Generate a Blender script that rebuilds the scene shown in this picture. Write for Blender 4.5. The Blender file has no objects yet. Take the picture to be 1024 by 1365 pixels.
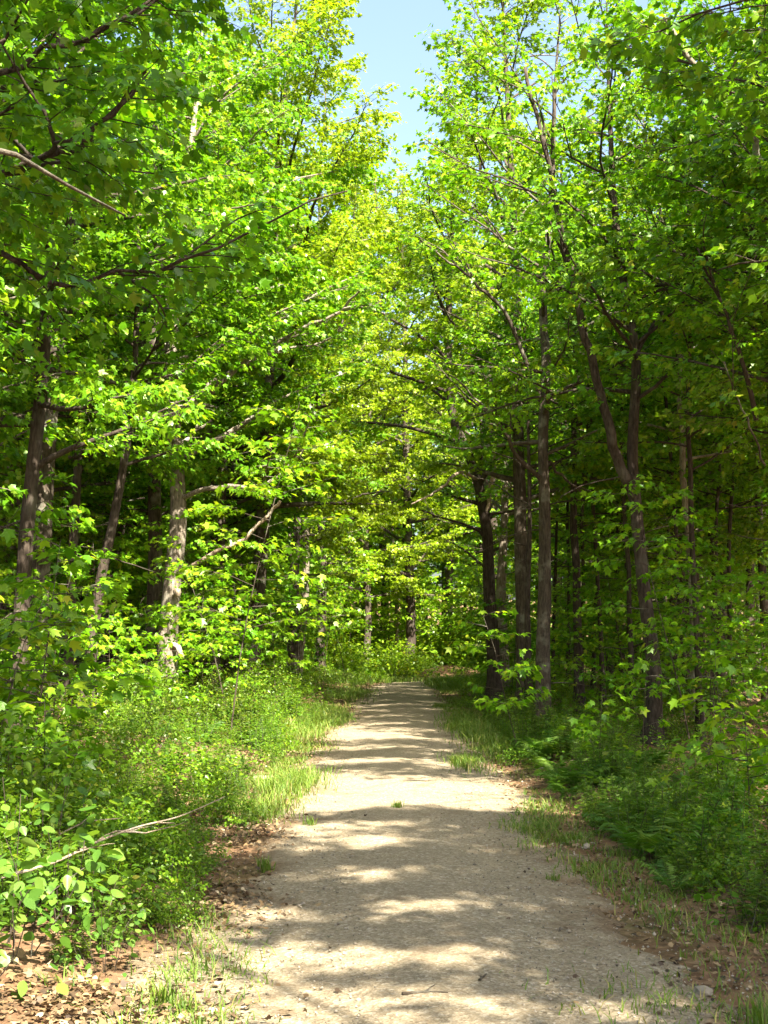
import bpy, math, random
import numpy as np
from mathutils import Vector

PI = math.pi
S = bpy.context.scene
COL = S.collection
RNG = np.random.default_rng(7)
random.seed(7)

# ------------------------------------------------------------------ camera maths (photo is 1024 x 1365)
F, HZ, CAMZ = 1700.0, 851.0, 1.7
PITCH = math.atan((HZ - 682.5) / F)
CP, SP = math.cos(PITCH), math.sin(PITCH)


def at(px, py, Y):
    """world point seen at a photo pixel, at distance Y along the track"""
    a, b = px - 512.0, 682.5 - py
    dx, dy, dz = a, F * CP - b * SP, F * SP + b * CP
    t = Y / dy
    return np.array([dx * t, Y, CAMZ + dz * t])


# ------------------------------------------------------------------ track centre line and ground height
CL = np.array([(0.55, -14), (0.5, -4), (0.42, 2), (0.33, 6), (0.2, 10), (0.15, 14.5), (0.2, 20), (0.28, 27), (0.43, 36.6), (0.52, 43),
               (0.8, 47), (1.7, 50.5), (3.6, 53.5), (6.5, 55.5), (10.5, 57), (16, 58), (24, 59)])


def smooth_line(P, n=8):
    out = []
    for i in range(len(P) - 1):
        p0, p1, p2, p3 = P[max(i - 1, 0)], P[i], P[i + 1], P[min(i + 2, len(P) - 1)]
        for k in range(n):
            t = k / n
            out.append(0.5 * ((2 * p1) + (-p0 + p2) * t + (2 * p0 - 5 * p1 + 4 * p2 - p3) * t * t + (-p0 + 3 * p1 - 3 * p2 + p3) * t ** 3))
    out.append(P[-1])
    return np.array(out)


CLS = smooth_line(CL)


def path_dist(x, y):
    """signed distance to the centre line (negative = left)"""
    p = np.stack([np.asarray(x, float).ravel(), np.asarray(y, float).ravel()], 1)
    best = np.full(len(p), 1e9)
    sgn = np.ones(len(p))
    for a, b in zip(CLS[:-1], CLS[1:]):
        d = b - a
        L2 = d @ d
        t = np.clip(((p - a) @ d) / L2, 0, 1)
        q = p - a - t[:, None] * d
        r = np.hypot(q[:, 0], q[:, 1])
        m = r < best
        best[m] = r[m]
        s = np.where(d[1] * q[:, 0] - d[0] * q[:, 1] > 0, 1.0, -1.0)
        sgn[m] = s[m]
    return (best * sgn).reshape(np.shape(x))


def sst(a, b, v):
    t = np.clip((v - a) / (b - a), 0, 1)
    return t * t * (3 - 2 * t)


def gz(x, y):
    x = np.asarray(x, float)
    y = np.asarray(y, float)
    d = path_dist(x, y)
    ad = np.abs(d)
    w = sst(1.3, 3.5, ad)
    n = 0.10 * np.sin(0.9 * x + 0.31 * y) + 0.08 * np.sin(0.5 * y - 1.3 * x + 2) + 0.05 * np.sin(1.9 * x + 1.1 * y + 1)
    z = w * n + np.where(d < 0, 0.28, -0.05) * sst(1.5, 4.0, ad)
    z = z - 0.03 * (ad / 1.25) ** 2 * (ad < 1.25) - 0.03 * (ad >= 1.25) * (1 - w)
    far = np.hypot(x, y - 40)
    z = z + 7.0 * sst(70, 150, far) + 0.012 * np.sin(3.1 * x) * np.sin(2.3 * y) * sst(.9, 1.4, ad)
    return z


def gz1(x, y):
    return float(gz(np.array([x]), np.array([y]))[0])


# ------------------------------------------------------------------ mesh helpers
def np_mesh(name, V, T, mat, rnd=None, smooth=False, vattr=None):
    me = bpy.data.meshes.new(name)
    V = np.ascontiguousarray(V, np.float32)
    T = np.ascontiguousarray(T, np.int32)
    me.vertices.add(len(V))
    me.vertices.foreach_set('co', V.ravel())
    n = len(T)
    me.loops.add(n * 3)
    me.loops.foreach_set('vertex_index', T.ravel())
    me.polygons.add(n)
    me.polygons.foreach_set('loop_start', np.arange(0, 3 * n, 3, dtype=np.int32))
    me.polygons.foreach_set('loop_total', np.full(n, 3, np.int32))
    if smooth:
        me.polygons.foreach_set('use_smooth', np.ones(n, bool))
    if rnd is not None:
        a = me.attributes.new('rnd', 'FLOAT', 'POINT')
        a.data.foreach_set('value', np.ascontiguousarray(rnd, np.float32))
    if vattr is not None:
        for k, v in vattr.items():
            a = me.attributes.new(k, 'FLOAT', 'POINT')
            a.data.foreach_set('value', np.ascontiguousarray(v, np.float32))
    me.materials.append(mat)
    me.update()
    me.validate()
    return me


def link(name, me, parent=None):
    o = bpy.data.objects.new(name, me)
    COL.objects.link(o)
    if parent:
        o.parent = parent
    return o


def tag(o, label=None, cat=None, group=None, kind=None):
    if label: o['label'] = label
    if cat: o['category'] = cat
    if group: o['group'] = group
    if kind: o['kind'] = kind
    return o


def empty(name, loc, rz=0.0, sc=1.0):
    o = bpy.data.objects.new(name, None)
    COL.objects.link(o)
    o.empty_display_size = 0.2
    o.location = loc
    o.rotation_euler = (0, 0, rz)
    o.scale = (sc, sc, sc) if not isinstance(sc, tuple) else sc
    return o


class Geo:
    """collects triangles"""
    def __init__(s):
        s.V, s.T, s.R, s.n = [], [], [], 0

    def add(s, V, T, r=None):
        V = np.asarray(V, float)
        s.V.append(V)
        s.T.append(np.asarray(T, int) + s.n)
        s.R.append(np.full(len(V), 0.5) if r is None else np.broadcast_to(np.asarray(r, float), (len(V),)))
        s.n += len(V)

    def mesh(s, name, mat, smooth=False):
        return np_mesh(name, np.concatenate(s.V), np.concatenate(s.T), mat, np.concatenate(s.R), smooth)


def tube(G, pts, rad, sides=6, rough=0.0, rng=RNG, cap=True):
    pts = np.asarray(pts, float)
    n = len(pts)
    d = np.gradient(pts, axis=0)
    d /= np.linalg.norm(d, axis=1)[:, None] + 1e-9
    ref = np.array([1.0, 0, 0]) if abs(d[0][2]) > 0.7 else np.array([0, 0, 1.0])
    u = np.cross(d, ref)
    u /= np.linalg.norm(u, axis=1)[:, None] + 1e-9
    v = np.cross(d, u)
    a = np.linspace(0, 2 * PI, sides, endpoint=False)
    r = np.broadcast_to(np.asarray(rad, float), (n,))[:, None] * np.ones((n, sides))
    if rough:
        r = r * (1 + rough * rng.normal(0, 1, (n, sides)))
    V = pts[:, None, :] + r[:, :, None] * (np.cos(a)[None, :, None] * u[:, None, :] + np.sin(a)[None, :, None] * v[:, None, :])
    V = V.reshape(-1, 3)
    i = np.arange(n - 1)[:, None] * sides
    k = np.arange(sides)[None, :]
    k2 = (k + 1) % sides
    A, B, C_, D_ = (i + k).ravel(), (i + k2).ravel(), (i + sides + k2).ravel(), (i + sides + k).ravel()
    T = np.concatenate([np.stack([A, B, C_], 1), np.stack([A, C_, D_], 1)])
    if cap:
        V = np.concatenate([V, pts[-1:]])
        j = (n - 1) * sides
        T = np.concatenate([T, np.array([[j + q, j + (q + 1) % sides, n * sides] for q in range(sides)])])
    G.add(V, T)


# leaf outlines: x across, y along, fan from the base point
LEAF = {
    'maple': [(0, 0), (.33, .07), (.27, .26), (.52, .60), (.18, .58), (0, 1.0), (-.18, .58), (-.52, .60), (-.27, .26), (-.33, .07)],
    'lobed': [(0, 0), (.34, .18), (.44, .52), (.16, .55), (0, 1.0), (-.16, .55), (-.44, .52), (-.34, .18)],
    'ovate': [(0, 0), (.26, .16), (.34, .45), (.20, .78), (0, 1.0), (-.20, .78), (-.34, .45), (-.26, .16)],
    'small': [(0, 0), (.26, .45), (0, 1.0), (-.26, .45)],
    'narrow': [(0, 0), (.11, .4), (0, 1.0), (-.11, .4)],
}


def leaves(G, P, Dr, Nr, size, kind, rng, droop=0.35, rnd=None):
    """P base points, Dr along-leaf, Nr approximate normals"""
    n = len(P)
    Dr = Dr / (np.linalg.norm(Dr, axis=1)[:, None] + 1e-9)
    X = np.cross(Dr, Nr)
    X /= np.linalg.norm(X, axis=1)[:, None] + 1e-9
    N = np.cross(X, Dr)
    tp = np.array(LEAF[kind])
    m = len(tp)
    size = np.broadcast_to(np.asarray(size, float), (n,))
    dr = droop * rng.uniform(0.2, 1.3, n)
    fold = rng.uniform(0.0, 0.45, n)
    x = tp[None, :, 0] * rng.uniform(0.85, 1.15, n)[:, None]
    y = np.broadcast_to(tp[None, :, 1], (n, m))
    z = -dr[:, None] * y ** 2 + (np.abs(x) * (fold - 0.3)[:, None])
    V = P[:, None, :] + size[:, None, None] * (x[..., None] * X[:, None, :] + y[..., None] * Dr[:, None, :] + z[..., None] * N[:, None, :])
    fan = np.array([(0, k, k + 1) for k in range(1, m - 1)])
    T = (np.arange(n)[:, None, None] * m + fan[None]).reshape(-1, 3)
    r = rng.random(n) if rnd is None else rnd
    G.add(V.reshape(-1, 3), T, np.repeat(r, m))


def rand_dir(rng, n, flat=0.3):
    a = rng.uniform(0, 2 * PI, n)
    return np.stack([np.cos(a), np.sin(a), rng.normal(0, flat, n)], 1)


UP = np.array([0, 0, 1.0])


def spray(GB, GL, p0, d0, L, rng, dens, lsize, kind, rtw=0.008, jit=0.55, spread=0.22, sag=0.25, twig=True):
    """one leafy side branch: a thin twig with leaves in a loose, nearly level layer"""
    k = 5
    t = np.linspace(0, 1, k)
    d0 = d0 / np.linalg.norm(d0)
    side = np.cross(d0, UP)
    side /= np.linalg.norm(side) + 1e-9
    bend = rng.normal(0, 0.12)
    pts = p0 + L * t[:, None] * d0 + (bend * L * t ** 2)[:, None] * side - (sag * rng.uniform(0, 1) * L * t ** 2)[:, None] * UP
    pts[1:] += rng.normal(0, 0.02 * L, (k - 1, 3))
    if twig:
        tube(GB, pts, np.linspace(rtw, rtw * 0.3, k), 3, cap=False)
    n = max(3, int(L * dens * rng.uniform(.7, 1.3)))
    s = rng.uniform(0.12, 1.0, n) ** 0.8
    i = np.clip((s * (k - 1)).astype(int), 0, k - 2)
    f = s * (k - 1) - i
    c = pts[i] * (1 - f[:, None]) + pts[i + 1] * f[:, None]
    sg = np.where(rng.random(n) < 0.5, -1.0, 1.0)
    off = spread * min(1.0, L + 0.3) * rng.random(n) * (1.1 - 0.5 * s)
    P = c + (sg * off)[:, None] * side + np.outer(off * 0.5, d0) + rng.normal(0, 0.035, (n, 3))
    Dr = np.outer(np.ones(n), d0) * 0.7 + (sg * 0.8)[:, None] * side + rng.normal(0, .35, (n, 3)) - np.array([0, 0, .5])
    Nr = UP + rng.normal(0, jit, (n, 3))
    leaves(GL, P, Dr, Nr, lsize * rng.uniform(0.65, 1.2, n), kind, rng)


def limb_sprays(GB, GL, pts, rng, subs, dens, lsize, kind, t0=0.22, blen=0.4, **kw):
    pts = np.asarray(pts)
    seg = np.linalg.norm(np.diff(pts, axis=0), axis=1)
    L = seg.sum()
    cum = np.concatenate([[0], np.cumsum(seg)]) / L
    n = max(3, int(L * subs))
    for j in range(n):
        t = t0 + (1 - t0) * (j + rng.random()) / n
        i = min(np.searchsorted(cum, t) - 1, len(seg) - 1)
        i = max(i, 0)
        f = (t - cum[i]) / (cum[i + 1] - cum[i] + 1e-9)
        p = pts[i] * (1 - f) + pts[i + 1] * f
        d = pts[i + 1] - pts[i]
        d /= np.linalg.norm(d) + 1e-9
        sd = np.cross(d, UP)
        sd /= np.linalg.norm(sd) + 1e-9
        sg = 1 if j % 2 else -1
        ang = rng.uniform(0.5, 1.15) * (1 - 0.5 * t)
        dd = d * math.cos(ang) + sd * sg * math.sin(ang)
        dd[2] = dd[2] * 0.45 + rng.normal(0.03, 0.2)
        sl = max(0.35, blen * min(L, 3.5) * (1.05 - 0.55 * t) * rng.uniform(0.55, 1.25))
        if in_gap(p + dd * .4, .8) or sun_gap(p + dd * .5 * sl): continue
        spray(GB, GL, p, dd, sl, rng, dens, lsize, kind, **kw)


SUN_AZ, SUN_EL = math.radians(27), math.radians(49)      # azimuth: from straight behind the viewer toward the right
SUN = np.array([math.sin(SUN_AZ) * math.cos(SUN_EL), -math.cos(SUN_AZ) * math.cos(SUN_EL), math.sin(SUN_EL)])
BASE = [None]     # foot of the tree being grown, for the holes its crown leaves for the sun


def sun_gap(p):
    """true where the crown is thin, so that the sun comes through onto the track"""
    b = BASE[0]
    if b is None: return False
    w = p + b
    if w[2] < 2.2: return False
    g = w - SUN * (w[2] / SUN[2])
    y = g[1]
    if y < 3 or y > 52: return False
    q = g[0] - np.interp(y, CLS[:, 1], CLS[:, 0])
    if q < -3.2 or q > 1.7: return False
    n = math.sin(2.9 * y + .9 * math.sin(1.6 * q + .3 * y)) + .7 * math.sin(6.3 * y + 1.1 * q + 1)
    if y < 12.5: n = math.sin(5.4 * y + 1.1 * math.sin(1.9 * q + .3 * y)) + .7 * math.sin(11 * y + 1.7 * q + 1)
    n += .05
    if 12.8 < y < 15.6: n += 2
    if y < 12.5:
        n += -.02 - .8 * max(0, min(1, (q - .2) / .8))
        if q < -.2 and y < 7.6: n += 1.2
    if q < -1.25: n += .5 if y > 12.5 else (-.3 if y > 9.5 else .6)
    if b[1] > 14 and math.sin(w[0] * 91.7 + w[2] * 57.3 + w[1] * 33.1) > (-.1 if w[2] > 8 else .5): return False
    return n > 0


OPEN = [None]     # foot of the tree being grown when the gap over the track has to stay free of its leaves


def in_gap(p, half):
    b = OPEN[0]
    if b is None: return False
    x, y = p[0] + b[0], p[1] + b[1]
    z = p[2] + b[2]
    q = x - .1 - np.interp(y, CLS[:, 1], CLS[:, 0])
    if q < 0:
        half = half * (.2 if y > 28 else .4 if y > 24 else .75) + max(0, z - 15.5) * .22
    else:
        half = half * (.25 if y > 28 else .6 if z < 8.5 else .3) + max(0, z - 12.8) * .38
    return y < 50 and abs(q) < half


def trim(ln):
    for k in range(3, len(ln)):
        if in_gap(ln[k], 1.15): return ln[:k]
    return ln


def make_limb(p, az, el, L, rng, n=7, wob=0.09, flat=0.5):
    pts = [np.array(p, float)]
    st = L / n
    e = el
    for i in range(n):
        az += rng.normal(0, wob * 1.6)
        e = e * (1 - flat * 0.12) + rng.normal(0, wob)
        d = np.array([math.cos(az) * math.cos(e), math.sin(az) * math.cos(e), math.sin(e)])
        pts.append(pts[-1] + d * st)
    return np.array(pts)


def grow(seed, h, r0, cb, cr, nl=24, subs=5.6, dens=38, lsize=0.115, kind='lobed', lean=(0, 0), bias=0.0, bias_az=0.0,
         trunk=None, sides=9, low_el=0.25, top_el=0.85, shape=0.85, wob=0.012, blen=0.4, fork=None, dead=3):
    """returns (trunk geometry with its boughs, crown geometry). origin = foot of the trunk"""
    rng = np.random.default_rng(seed)
    GT, GL, GB = Geo(), Geo(), Geo()
    if trunk is None:
        n = 16
        t = np.linspace(0, 1, n)
        w = np.cumsum(rng.normal(0, wob * h, (n, 2)), axis=0) * t[:, None]
        pts = np.stack([lean[0] * t ** 1.2 + w[:, 0] * .6, lean[1] * t ** 1.2 + w[:, 1] * .6, t * h - 0.25], 1)
    else:
        pts = smooth_line(np.asarray(trunk, float), 4)
        h = pts[-1][2]
    zz = pts[:, 2]
    tt = np.clip(zz / h, 0, 1)
    rad = r0 * ((1 - tt) ** 0.8 * 0.92 + 0.06) * (1 + 0.85 * np.exp(-np.maximum(zz, 0) / 0.3))
    tube(GT, pts, rad, sides, 0.035, rng)
    lines = []
    for i in range(nl):
        t = ((i + rng.random() * 0.8) / nl)
        z = cb + (h * 0.97 - cb) * t
        j = np.clip(np.searchsorted(zz, z) - 1, 0, len(pts) - 2)
        f = (z - zz[j]) / (zz[j + 1] - zz[j] + 1e-9)
        p = pts[j] * (1 - f) + pts[j + 1] * f
        az = i * 2.4 + rng.normal(0, 0.5)
        prof = (math.sin(PI * min(1, (t * 0.86 + 0.14)) ** shape)) ** 0.7 * 0.9 + 0.12
        L = cr * prof * rng.uniform(0.7, 1.2) * (1 + bias * math.cos(az - bias_az))
        if L < 0.4:
            L = 0.4
        el = low_el + (top_el - low_el) * t + rng.normal(0, 0.16)
        for _ in range(4):
            q = p + L * math.cos(el) * np.array([math.cos(az), math.sin(az), 0])
            if in_gap(q, 1.2) or in_gap((p + q) / 2, 1.2): L *= .75
        ln = make_limb(p, az, el, L, rng)
        ln = trim(ln)
        rr = max(0.018, min(rad[j] * 0.5, 0.021 * L + 0.012))
        tube(GT, ln, np.linspace(rr, 0.008, len(ln)), 5)
        lines.append(ln)
        if L > 2.2 and len(ln) > 5 and rng.random() < 0.8:
            q = rng.integers(2, min(5, len(ln) - 1))
            d = ln[q + 1] - ln[q]
            ln2 = make_limb(ln[q], math.atan2(d[1], d[0]) + rng.choice([-1, 1]) * rng.uniform(.5, .9), el * .7 + .1, L * .55, rng, n=5)
            ln2 = trim(ln2)
            tube(GT, ln2, np.linspace(rr * .5, 0.006, len(ln2)), 4)
            lines.append(ln2)
    for ln in lines:
        limb_sprays(GT, GL, ln, rng, subs, dens, lsize, kind, blen=blen)
    # leader
    limb_sprays(GT, GL, pts[-5:], rng, subs * 1.4, dens, lsize, kind, t0=0.0, blen=0.55)
    for i in range(dead):  # bare dead stubs low on the trunk
        z = rng.uniform(1.2, max(1.5, cb))
        j = np.clip(np.searchsorted(zz, z) - 1, 0, len(pts) - 2)
        ln = make_limb(pts[j], rng.uniform(0, 6.28), rng.uniform(-.2, .5), rng.uniform(.5, 1.8), rng, n=5, wob=.16)
        tube(GT, ln, np.linspace(.016, .004, len(ln)), 4)
    return GT, GL


# ------------------------------------------------------------------ materials
def new_mat(name):
    m = bpy.data.materials.new(name)
    m.use_nodes = True
    nt = m.node_tree
    for n in list(nt.nodes):
        nt.nodes.remove(n)
    return m, nt, nt.nodes.new('ShaderNodeOutputMaterial')


def nd(nt, typ, **kw):
    n = nt.nodes.new(typ)
    for k, v in kw.items():
        if k in n.inputs:
            n.inputs[k].default_value = v
        else:
            setattr(n, k, v)
    return n


def ramp(nt, stops, fac):
    r = nt.nodes.new('ShaderNodeValToRGB')
    e = r.color_ramp.elements
    while len(e) < len(stops):
        e.new(0.5)
    for q, (p, c) in zip(e, stops):
        q.position = p
        q.color = (*c, 1)
    nt.links.new(fac, r.inputs['Fac'])
    return r


def leaf_mat(name, stops, tr_gain=(1.5, 1.5, 0.5), tr=0.45, rough=0.36, spec=0.33):
    m, nt, out = new_mat(name)
    L = nt.links.new
    at_ = nd(nt, 'ShaderNodeAttribute', attribute_name='rnd')
    oi = nd(nt, 'ShaderNodeObjectInfo')
    rp = ramp(nt, stops, at_.outputs['Fac'])
    mx = nd(nt, 'ShaderNodeMix', data_type='RGBA', blend_type='MULTIPLY')
    mx.inputs[0].default_value = 1.0
    L(rp.outputs['Color'], mx.inputs[6])
    L(oi.outputs['Color'], mx.inputs[7])
    pb = nd(nt, 'ShaderNodeBsdfPrincipled')
    pb.inputs['Roughness'].default_value = rough
    pb.inputs['Specular IOR Level'].default_value = spec
    L(mx.outputs[2], pb.inputs['Base Color'])
    tm = nd(nt, 'ShaderNodeMix', data_type='RGBA', blend_type='MULTIPLY')
    tm.inputs[0].default_value = 1.0
    tm.inputs[7].default_value = (*tr_gain, 1)
    L(mx.outputs[2], tm.inputs[6])
    tb = nd(nt, 'ShaderNodeBsdfTranslucent')
    L(tm.outputs[2], tb.inputs['Color'])
    ms = nd(nt, 'ShaderNodeMixShader')
    ms.inputs[0].default_value = tr
    L(pb.outputs[0], ms.inputs[1])
    L(tb.outputs[0], ms.inputs[2])
    L(ms.outputs[0], out.inputs['Surface'])
    return m


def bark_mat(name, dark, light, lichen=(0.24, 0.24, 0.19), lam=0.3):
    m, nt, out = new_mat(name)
    L = nt.links.new
    tc = nd(nt, 'ShaderNodeTexCoord')
    mp = nd(nt, 'ShaderNodeMapping')
    mp.inputs['Scale'].default_value = (30, 30, 6)
    L(tc.outputs['Object'], mp.inputs[0])
    n1 = nd(nt, 'ShaderNodeTexNoise', Scale=1.0, Detail=6.0, Roughness=0.65)
    L(mp.outputs[0], n1.inputs['Vector'])
    rp = ramp(nt, [(0.34, dark), (0.52, tuple(0.5 * (a + b) for a, b in zip(dark, light))), (0.7, light)], n1.outputs['Fac'])
    n2 = nd(nt, 'ShaderNodeTexNoise', Scale=2.6, Detail=5.0, Roughness=0.6)
    L(tc.outputs['Object'], n2.inputs['Vector'])
    r2 = ramp(nt, [(0.52, (0, 0, 0)), (0.66, (lam * 1.6,) * 3)], n2.outputs['Fac'])
    mx = nd(nt, 'ShaderNodeMix', data_type='RGBA')
    L(r2.outputs['Color'], mx.inputs[0])
    L(rp.outputs['Color'], mx.inputs[6])
    mx.inputs[7].default_value = (*lichen, 1)
    pb = nd(nt, 'ShaderNodeBsdfPrincipled', Roughness=0.9)
    pb.inputs['Specular IOR Level'].default_value = 0.15
    L(mx.outputs[2], pb.inputs['Base Color'])
    bp = nd(nt, 'ShaderNodeBump', Strength=0.9, Distance=0.03)
    L(n1.outputs['Fac'], bp.inputs['Height'])
    L(bp.outputs[0], pb.inputs['Normal'])
    L(pb.outputs[0], out.inputs['Surface'])
    return m


M = {}
M['leaf'] = leaf_mat('maple_leaf', [(0, (.050, .145, .005)), (.35, (.085, .210, .007)), (.7, (.125, .260, .010)), (.95, (.18, .30, .016)), (1, (.21, .26, .02))])
M['leaf_y'] = leaf_mat('young_leaf', [(0, (.125, .210, .005)), (.4, (.18, .265, .007)), (.75, (.205, .30, .010)), (1, (.25, .28, .02))])
M['shrub'] = leaf_mat('shrub_leaf', [(0, (.050, .120, .006)), (.5, (.095, .190, .009)), (.9, (.145, .245, .014)), (1, (.19, .20, .02))])
M['round'] = leaf_mat('broad_leaf', [(0, (.05, .12, .015)), (.6, (.09, .19, .022)), (1, (.14, .22, .035))], rough=.38)
M['fern'] = leaf_mat('fern_leaf', [(0, (.04, .10, .012)), (.6, (.07, .15, .016)), (1, (.11, .18, .025))], rough=.5)
M['grass'] = leaf_mat('grass_blade', [(0, (.06, .12, .015)), (.6, (.11, .18, .02)), (.9, (.16, .20, .035)), (1, (.25, .22, .08))], tr=.35, rough=.5)
M['litter'] = leaf_mat('dead_leaf', [(0, (.04, .027, .018)), (.3, (.10, .064, .035)), (.6, (.18, .118, .058)), (.85, (.26, .19, .105)), (1, (.36, .30, .20))], tr_gain=(1, .8, .6), tr=.15, rough=.6, spec=.25)
M['bark'] = bark_mat('bark_brown', (.026, .020, .015), (.10, .080, .060))
M['bark_pale'] = bark_mat('bark_grey', (.07, .058, .043), (.27, .23, .18), (.36, .35, .29), .45)
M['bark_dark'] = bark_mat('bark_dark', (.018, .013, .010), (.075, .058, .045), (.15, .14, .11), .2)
M['wood'] = bark_mat('bare_wood', (.14, .10, .07), (.42, .34, .25), (.5, .45, .38), .3)
M['stem'] = bark_mat('shrub_stem', (.028, .022, .016), (.08, .062, .045))


def ground_mat():
    m, nt, out = new_mat('forest_floor')
    L = nt.links.new
    tc = nd(nt, 'ShaderNodeTexCoord')
    n1 = nd(nt, 'ShaderNodeTexNoise', Scale=0.7, Detail=6.0, Roughness=0.6)
    n2 = nd(nt, 'ShaderNodeTexNoise', Scale=14.0, Detail=5.0, Roughness=0.7)
    v = nd(nt, 'ShaderNodeTexVoronoi', Scale=13.0)
    for n in (n1, n2, v):
        L(tc.outputs['Object'], n.inputs['Vector'])
    r1 = ramp(nt, [(0.3, (.055, .032, .018)), (0.5, (.12, .072, .04)), (0.7, (.20, .13, .075))], n2.outputs['Fac'])
    r2 = ramp(nt, [(0, (.06, .035, .02)), (.5, (.18, .10, .055)), (1, (.27, .19, .11))], v.outputs['Color'])
    mx = nd(nt, 'ShaderNodeMix', data_type='RGBA')
    mx.inputs[0].default_value = .5
    L(r1.outputs[0], mx.inputs[6])
    L(r2.outputs[0], mx.inputs[7])
    r3 = ramp(nt, [(.5, (0, 0, 0)), (.66, (.5, .5, .5))], n1.outputs['Fac'])
    mg = nd(nt, 'ShaderNodeMix', data_type='RGBA')
    L(r3.outputs[0], mg.inputs[0])
    L(mx.outputs[2], mg.inputs[6])
    mg.inputs[7].default_value = (.055, .075, .02, 1)
    pb = nd(nt, 'ShaderNodeBsdfPrincipled', Roughness=.95)
    pb.inputs['Specular IOR Level'].default_value = .1
    L(mg.outputs[2], pb.inputs['Base Color'])
    bp = nd(nt, 'ShaderNodeBump', Strength=.8, Distance=.04)
    L(n2.outputs['Fac'], bp.inputs['Height'])
    L(bp.outputs[0], pb.inputs['Normal'])
    L(pb.outputs[0], out.inputs['Surface'])
    return m


def gravel_mat():
    m, nt, out = new_mat('gravel_track')
    L = nt.links.new
    tc = nd(nt, 'ShaderNodeTexCoord')
    v1 = nd(nt, 'ShaderNodeTexVoronoi', Scale=46.0)
    v2 = nd(nt, 'ShaderNodeTexVoronoi', Scale=120.0)
    n1 = nd(nt, 'ShaderNodeTexNoise', Scale=1.1, Detail=7.0, Roughness=.65)
    n2 = nd(nt, 'ShaderNodeTexNoise', Scale=35.0, Detail=6.0, Roughness=.75)
    n3 = nd(nt, 'ShaderNodeTexNoise', Scale=5.0, Detail=6.0, Roughness=.7)
    for n in (v1, v2, n1, n2, n3):
        L(tc.outputs['Object'], n.inputs['Vector'])
    c1 = ramp(nt, [(0, (.085, .064, .040)), (.35, (.168, .133, .086)), (.7, (.255, .212, .145)), (1, (.42, .38, .31))], v1.outputs['Color'])
    c2 = ramp(nt, [(0, (.09, .068, .043)), (.5, (.20, .160, .105)), (1, (.36, .31, .225))], v2.outputs['Color'])
    a = nd(nt, 'ShaderNodeMix', data_type='RGBA')
    a.inputs[0].default_value = .5
    L(c1.outputs[0], a.inputs[6]); L(c2.outputs[0], a.inputs[7])
    # dirt: toward the edges and in patches
    ed = nd(nt, 'ShaderNodeAttribute', attribute_name='edge')
    ad = nd(nt, 'ShaderNodeMath', operation='ADD')
    sc = nd(nt, 'ShaderNodeMath', operation='MULTIPLY_ADD')
    sc.inputs[1].default_value = 2.1
    sc.inputs[2].default_value = -1.02
    L(n1.outputs['Fac'], sc.inputs[0])
    L(sc.outputs[0], ad.inputs[0]); L(ed.outputs['Fac'], ad.inputs[1])
    n4 = nd(nt, 'ShaderNodeMath', operation='MULTIPLY_ADD')
    n4.inputs[1].default_value = .9
    n4.inputs[2].default_value = -.45
    L(n3.outputs['Fac'], n4.inputs[0])
    ad2 = nd(nt, 'ShaderNodeMath', operation='ADD')
    L(ad.outputs[0], ad2.inputs[0]); L(n4.outputs[0], ad2.inputs[1])
    fr = ramp(nt, [(.25, (0, 0, 0)), (.75, (.9, .9, .9))], ad2.outputs[0])
    dc = ramp(nt, [(.3, (.075, .047, .026)), (.55, (.135, .09, .052)), (.75, (.21, .15, .09))], n2.outputs['Fac'])
    b = nd(nt, 'ShaderNodeMix', data_type='RGBA')
    L(fr.outputs[0], b.inputs[0]); L(a.outputs[2], b.inputs[6]); L(dc.outputs[0], b.inputs[7])
    pb = nd(nt, 'ShaderNodeBsdfPrincipled', Roughness=.92)
    pb.inputs['Specular IOR Level'].default_value = .15
    L(b.outputs[2], pb.inputs['Base Color'])
    hs = nd(nt, 'ShaderNodeMath', operation='ADD')
    L(v1.outputs['Distance'], hs.inputs[0]); L(n2.outputs['Fac'], hs.inputs[1])
    bp = nd(nt, 'ShaderNodeBump', Strength=.7, Distance=.012)
    L(hs.outputs[0], bp.inputs['Height'])
    L(bp.outputs[0], pb.inputs['Normal'])
    L(pb.outputs[0], out.inputs['Surface'])
    return m


def stone_mat():
    m, nt, out = new_mat('stone')
    L = nt.links.new
    at_ = nd(nt, 'ShaderNodeAttribute', attribute_name='rnd')
    tc = nd(nt, 'ShaderNodeTexCoord')
    n = nd(nt, 'ShaderNodeTexNoise', Scale=30.0, Detail=5.0)
    L(tc.outputs['Object'], n.inputs['Vector'])
    r = ramp(nt, [(0, (.10, .080, .058)), (.5, (.22, .188, .14)), (1, (.34, .30, .24))], at_.outputs['Fac'])
    r2 = ramp(nt, [(.3, (.7, .7, .7)), (.7, (1.1, 1.1, 1.1))], n.outputs['Fac'])
    mx = nd(nt, 'ShaderNodeMix', data_type='RGBA', blend_type='MULTIPLY')
    mx.inputs[0].default_value = 1
    L(r.outputs[0], mx.inputs[6]); L(r2.outputs[0], mx.inputs[7])
    pb = nd(nt, 'ShaderNodeBsdfPrincipled', Roughness=.85)
    L(mx.outputs[2], pb.inputs['Base Color'])
    L(pb.outputs[0], out.inputs['Surface'])
    return m


M['ground'] = ground_mat()
M['gravel'] = gravel_mat()
M['stone'] = stone_mat()

# ------------------------------------------------------------------ ground and track


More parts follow.
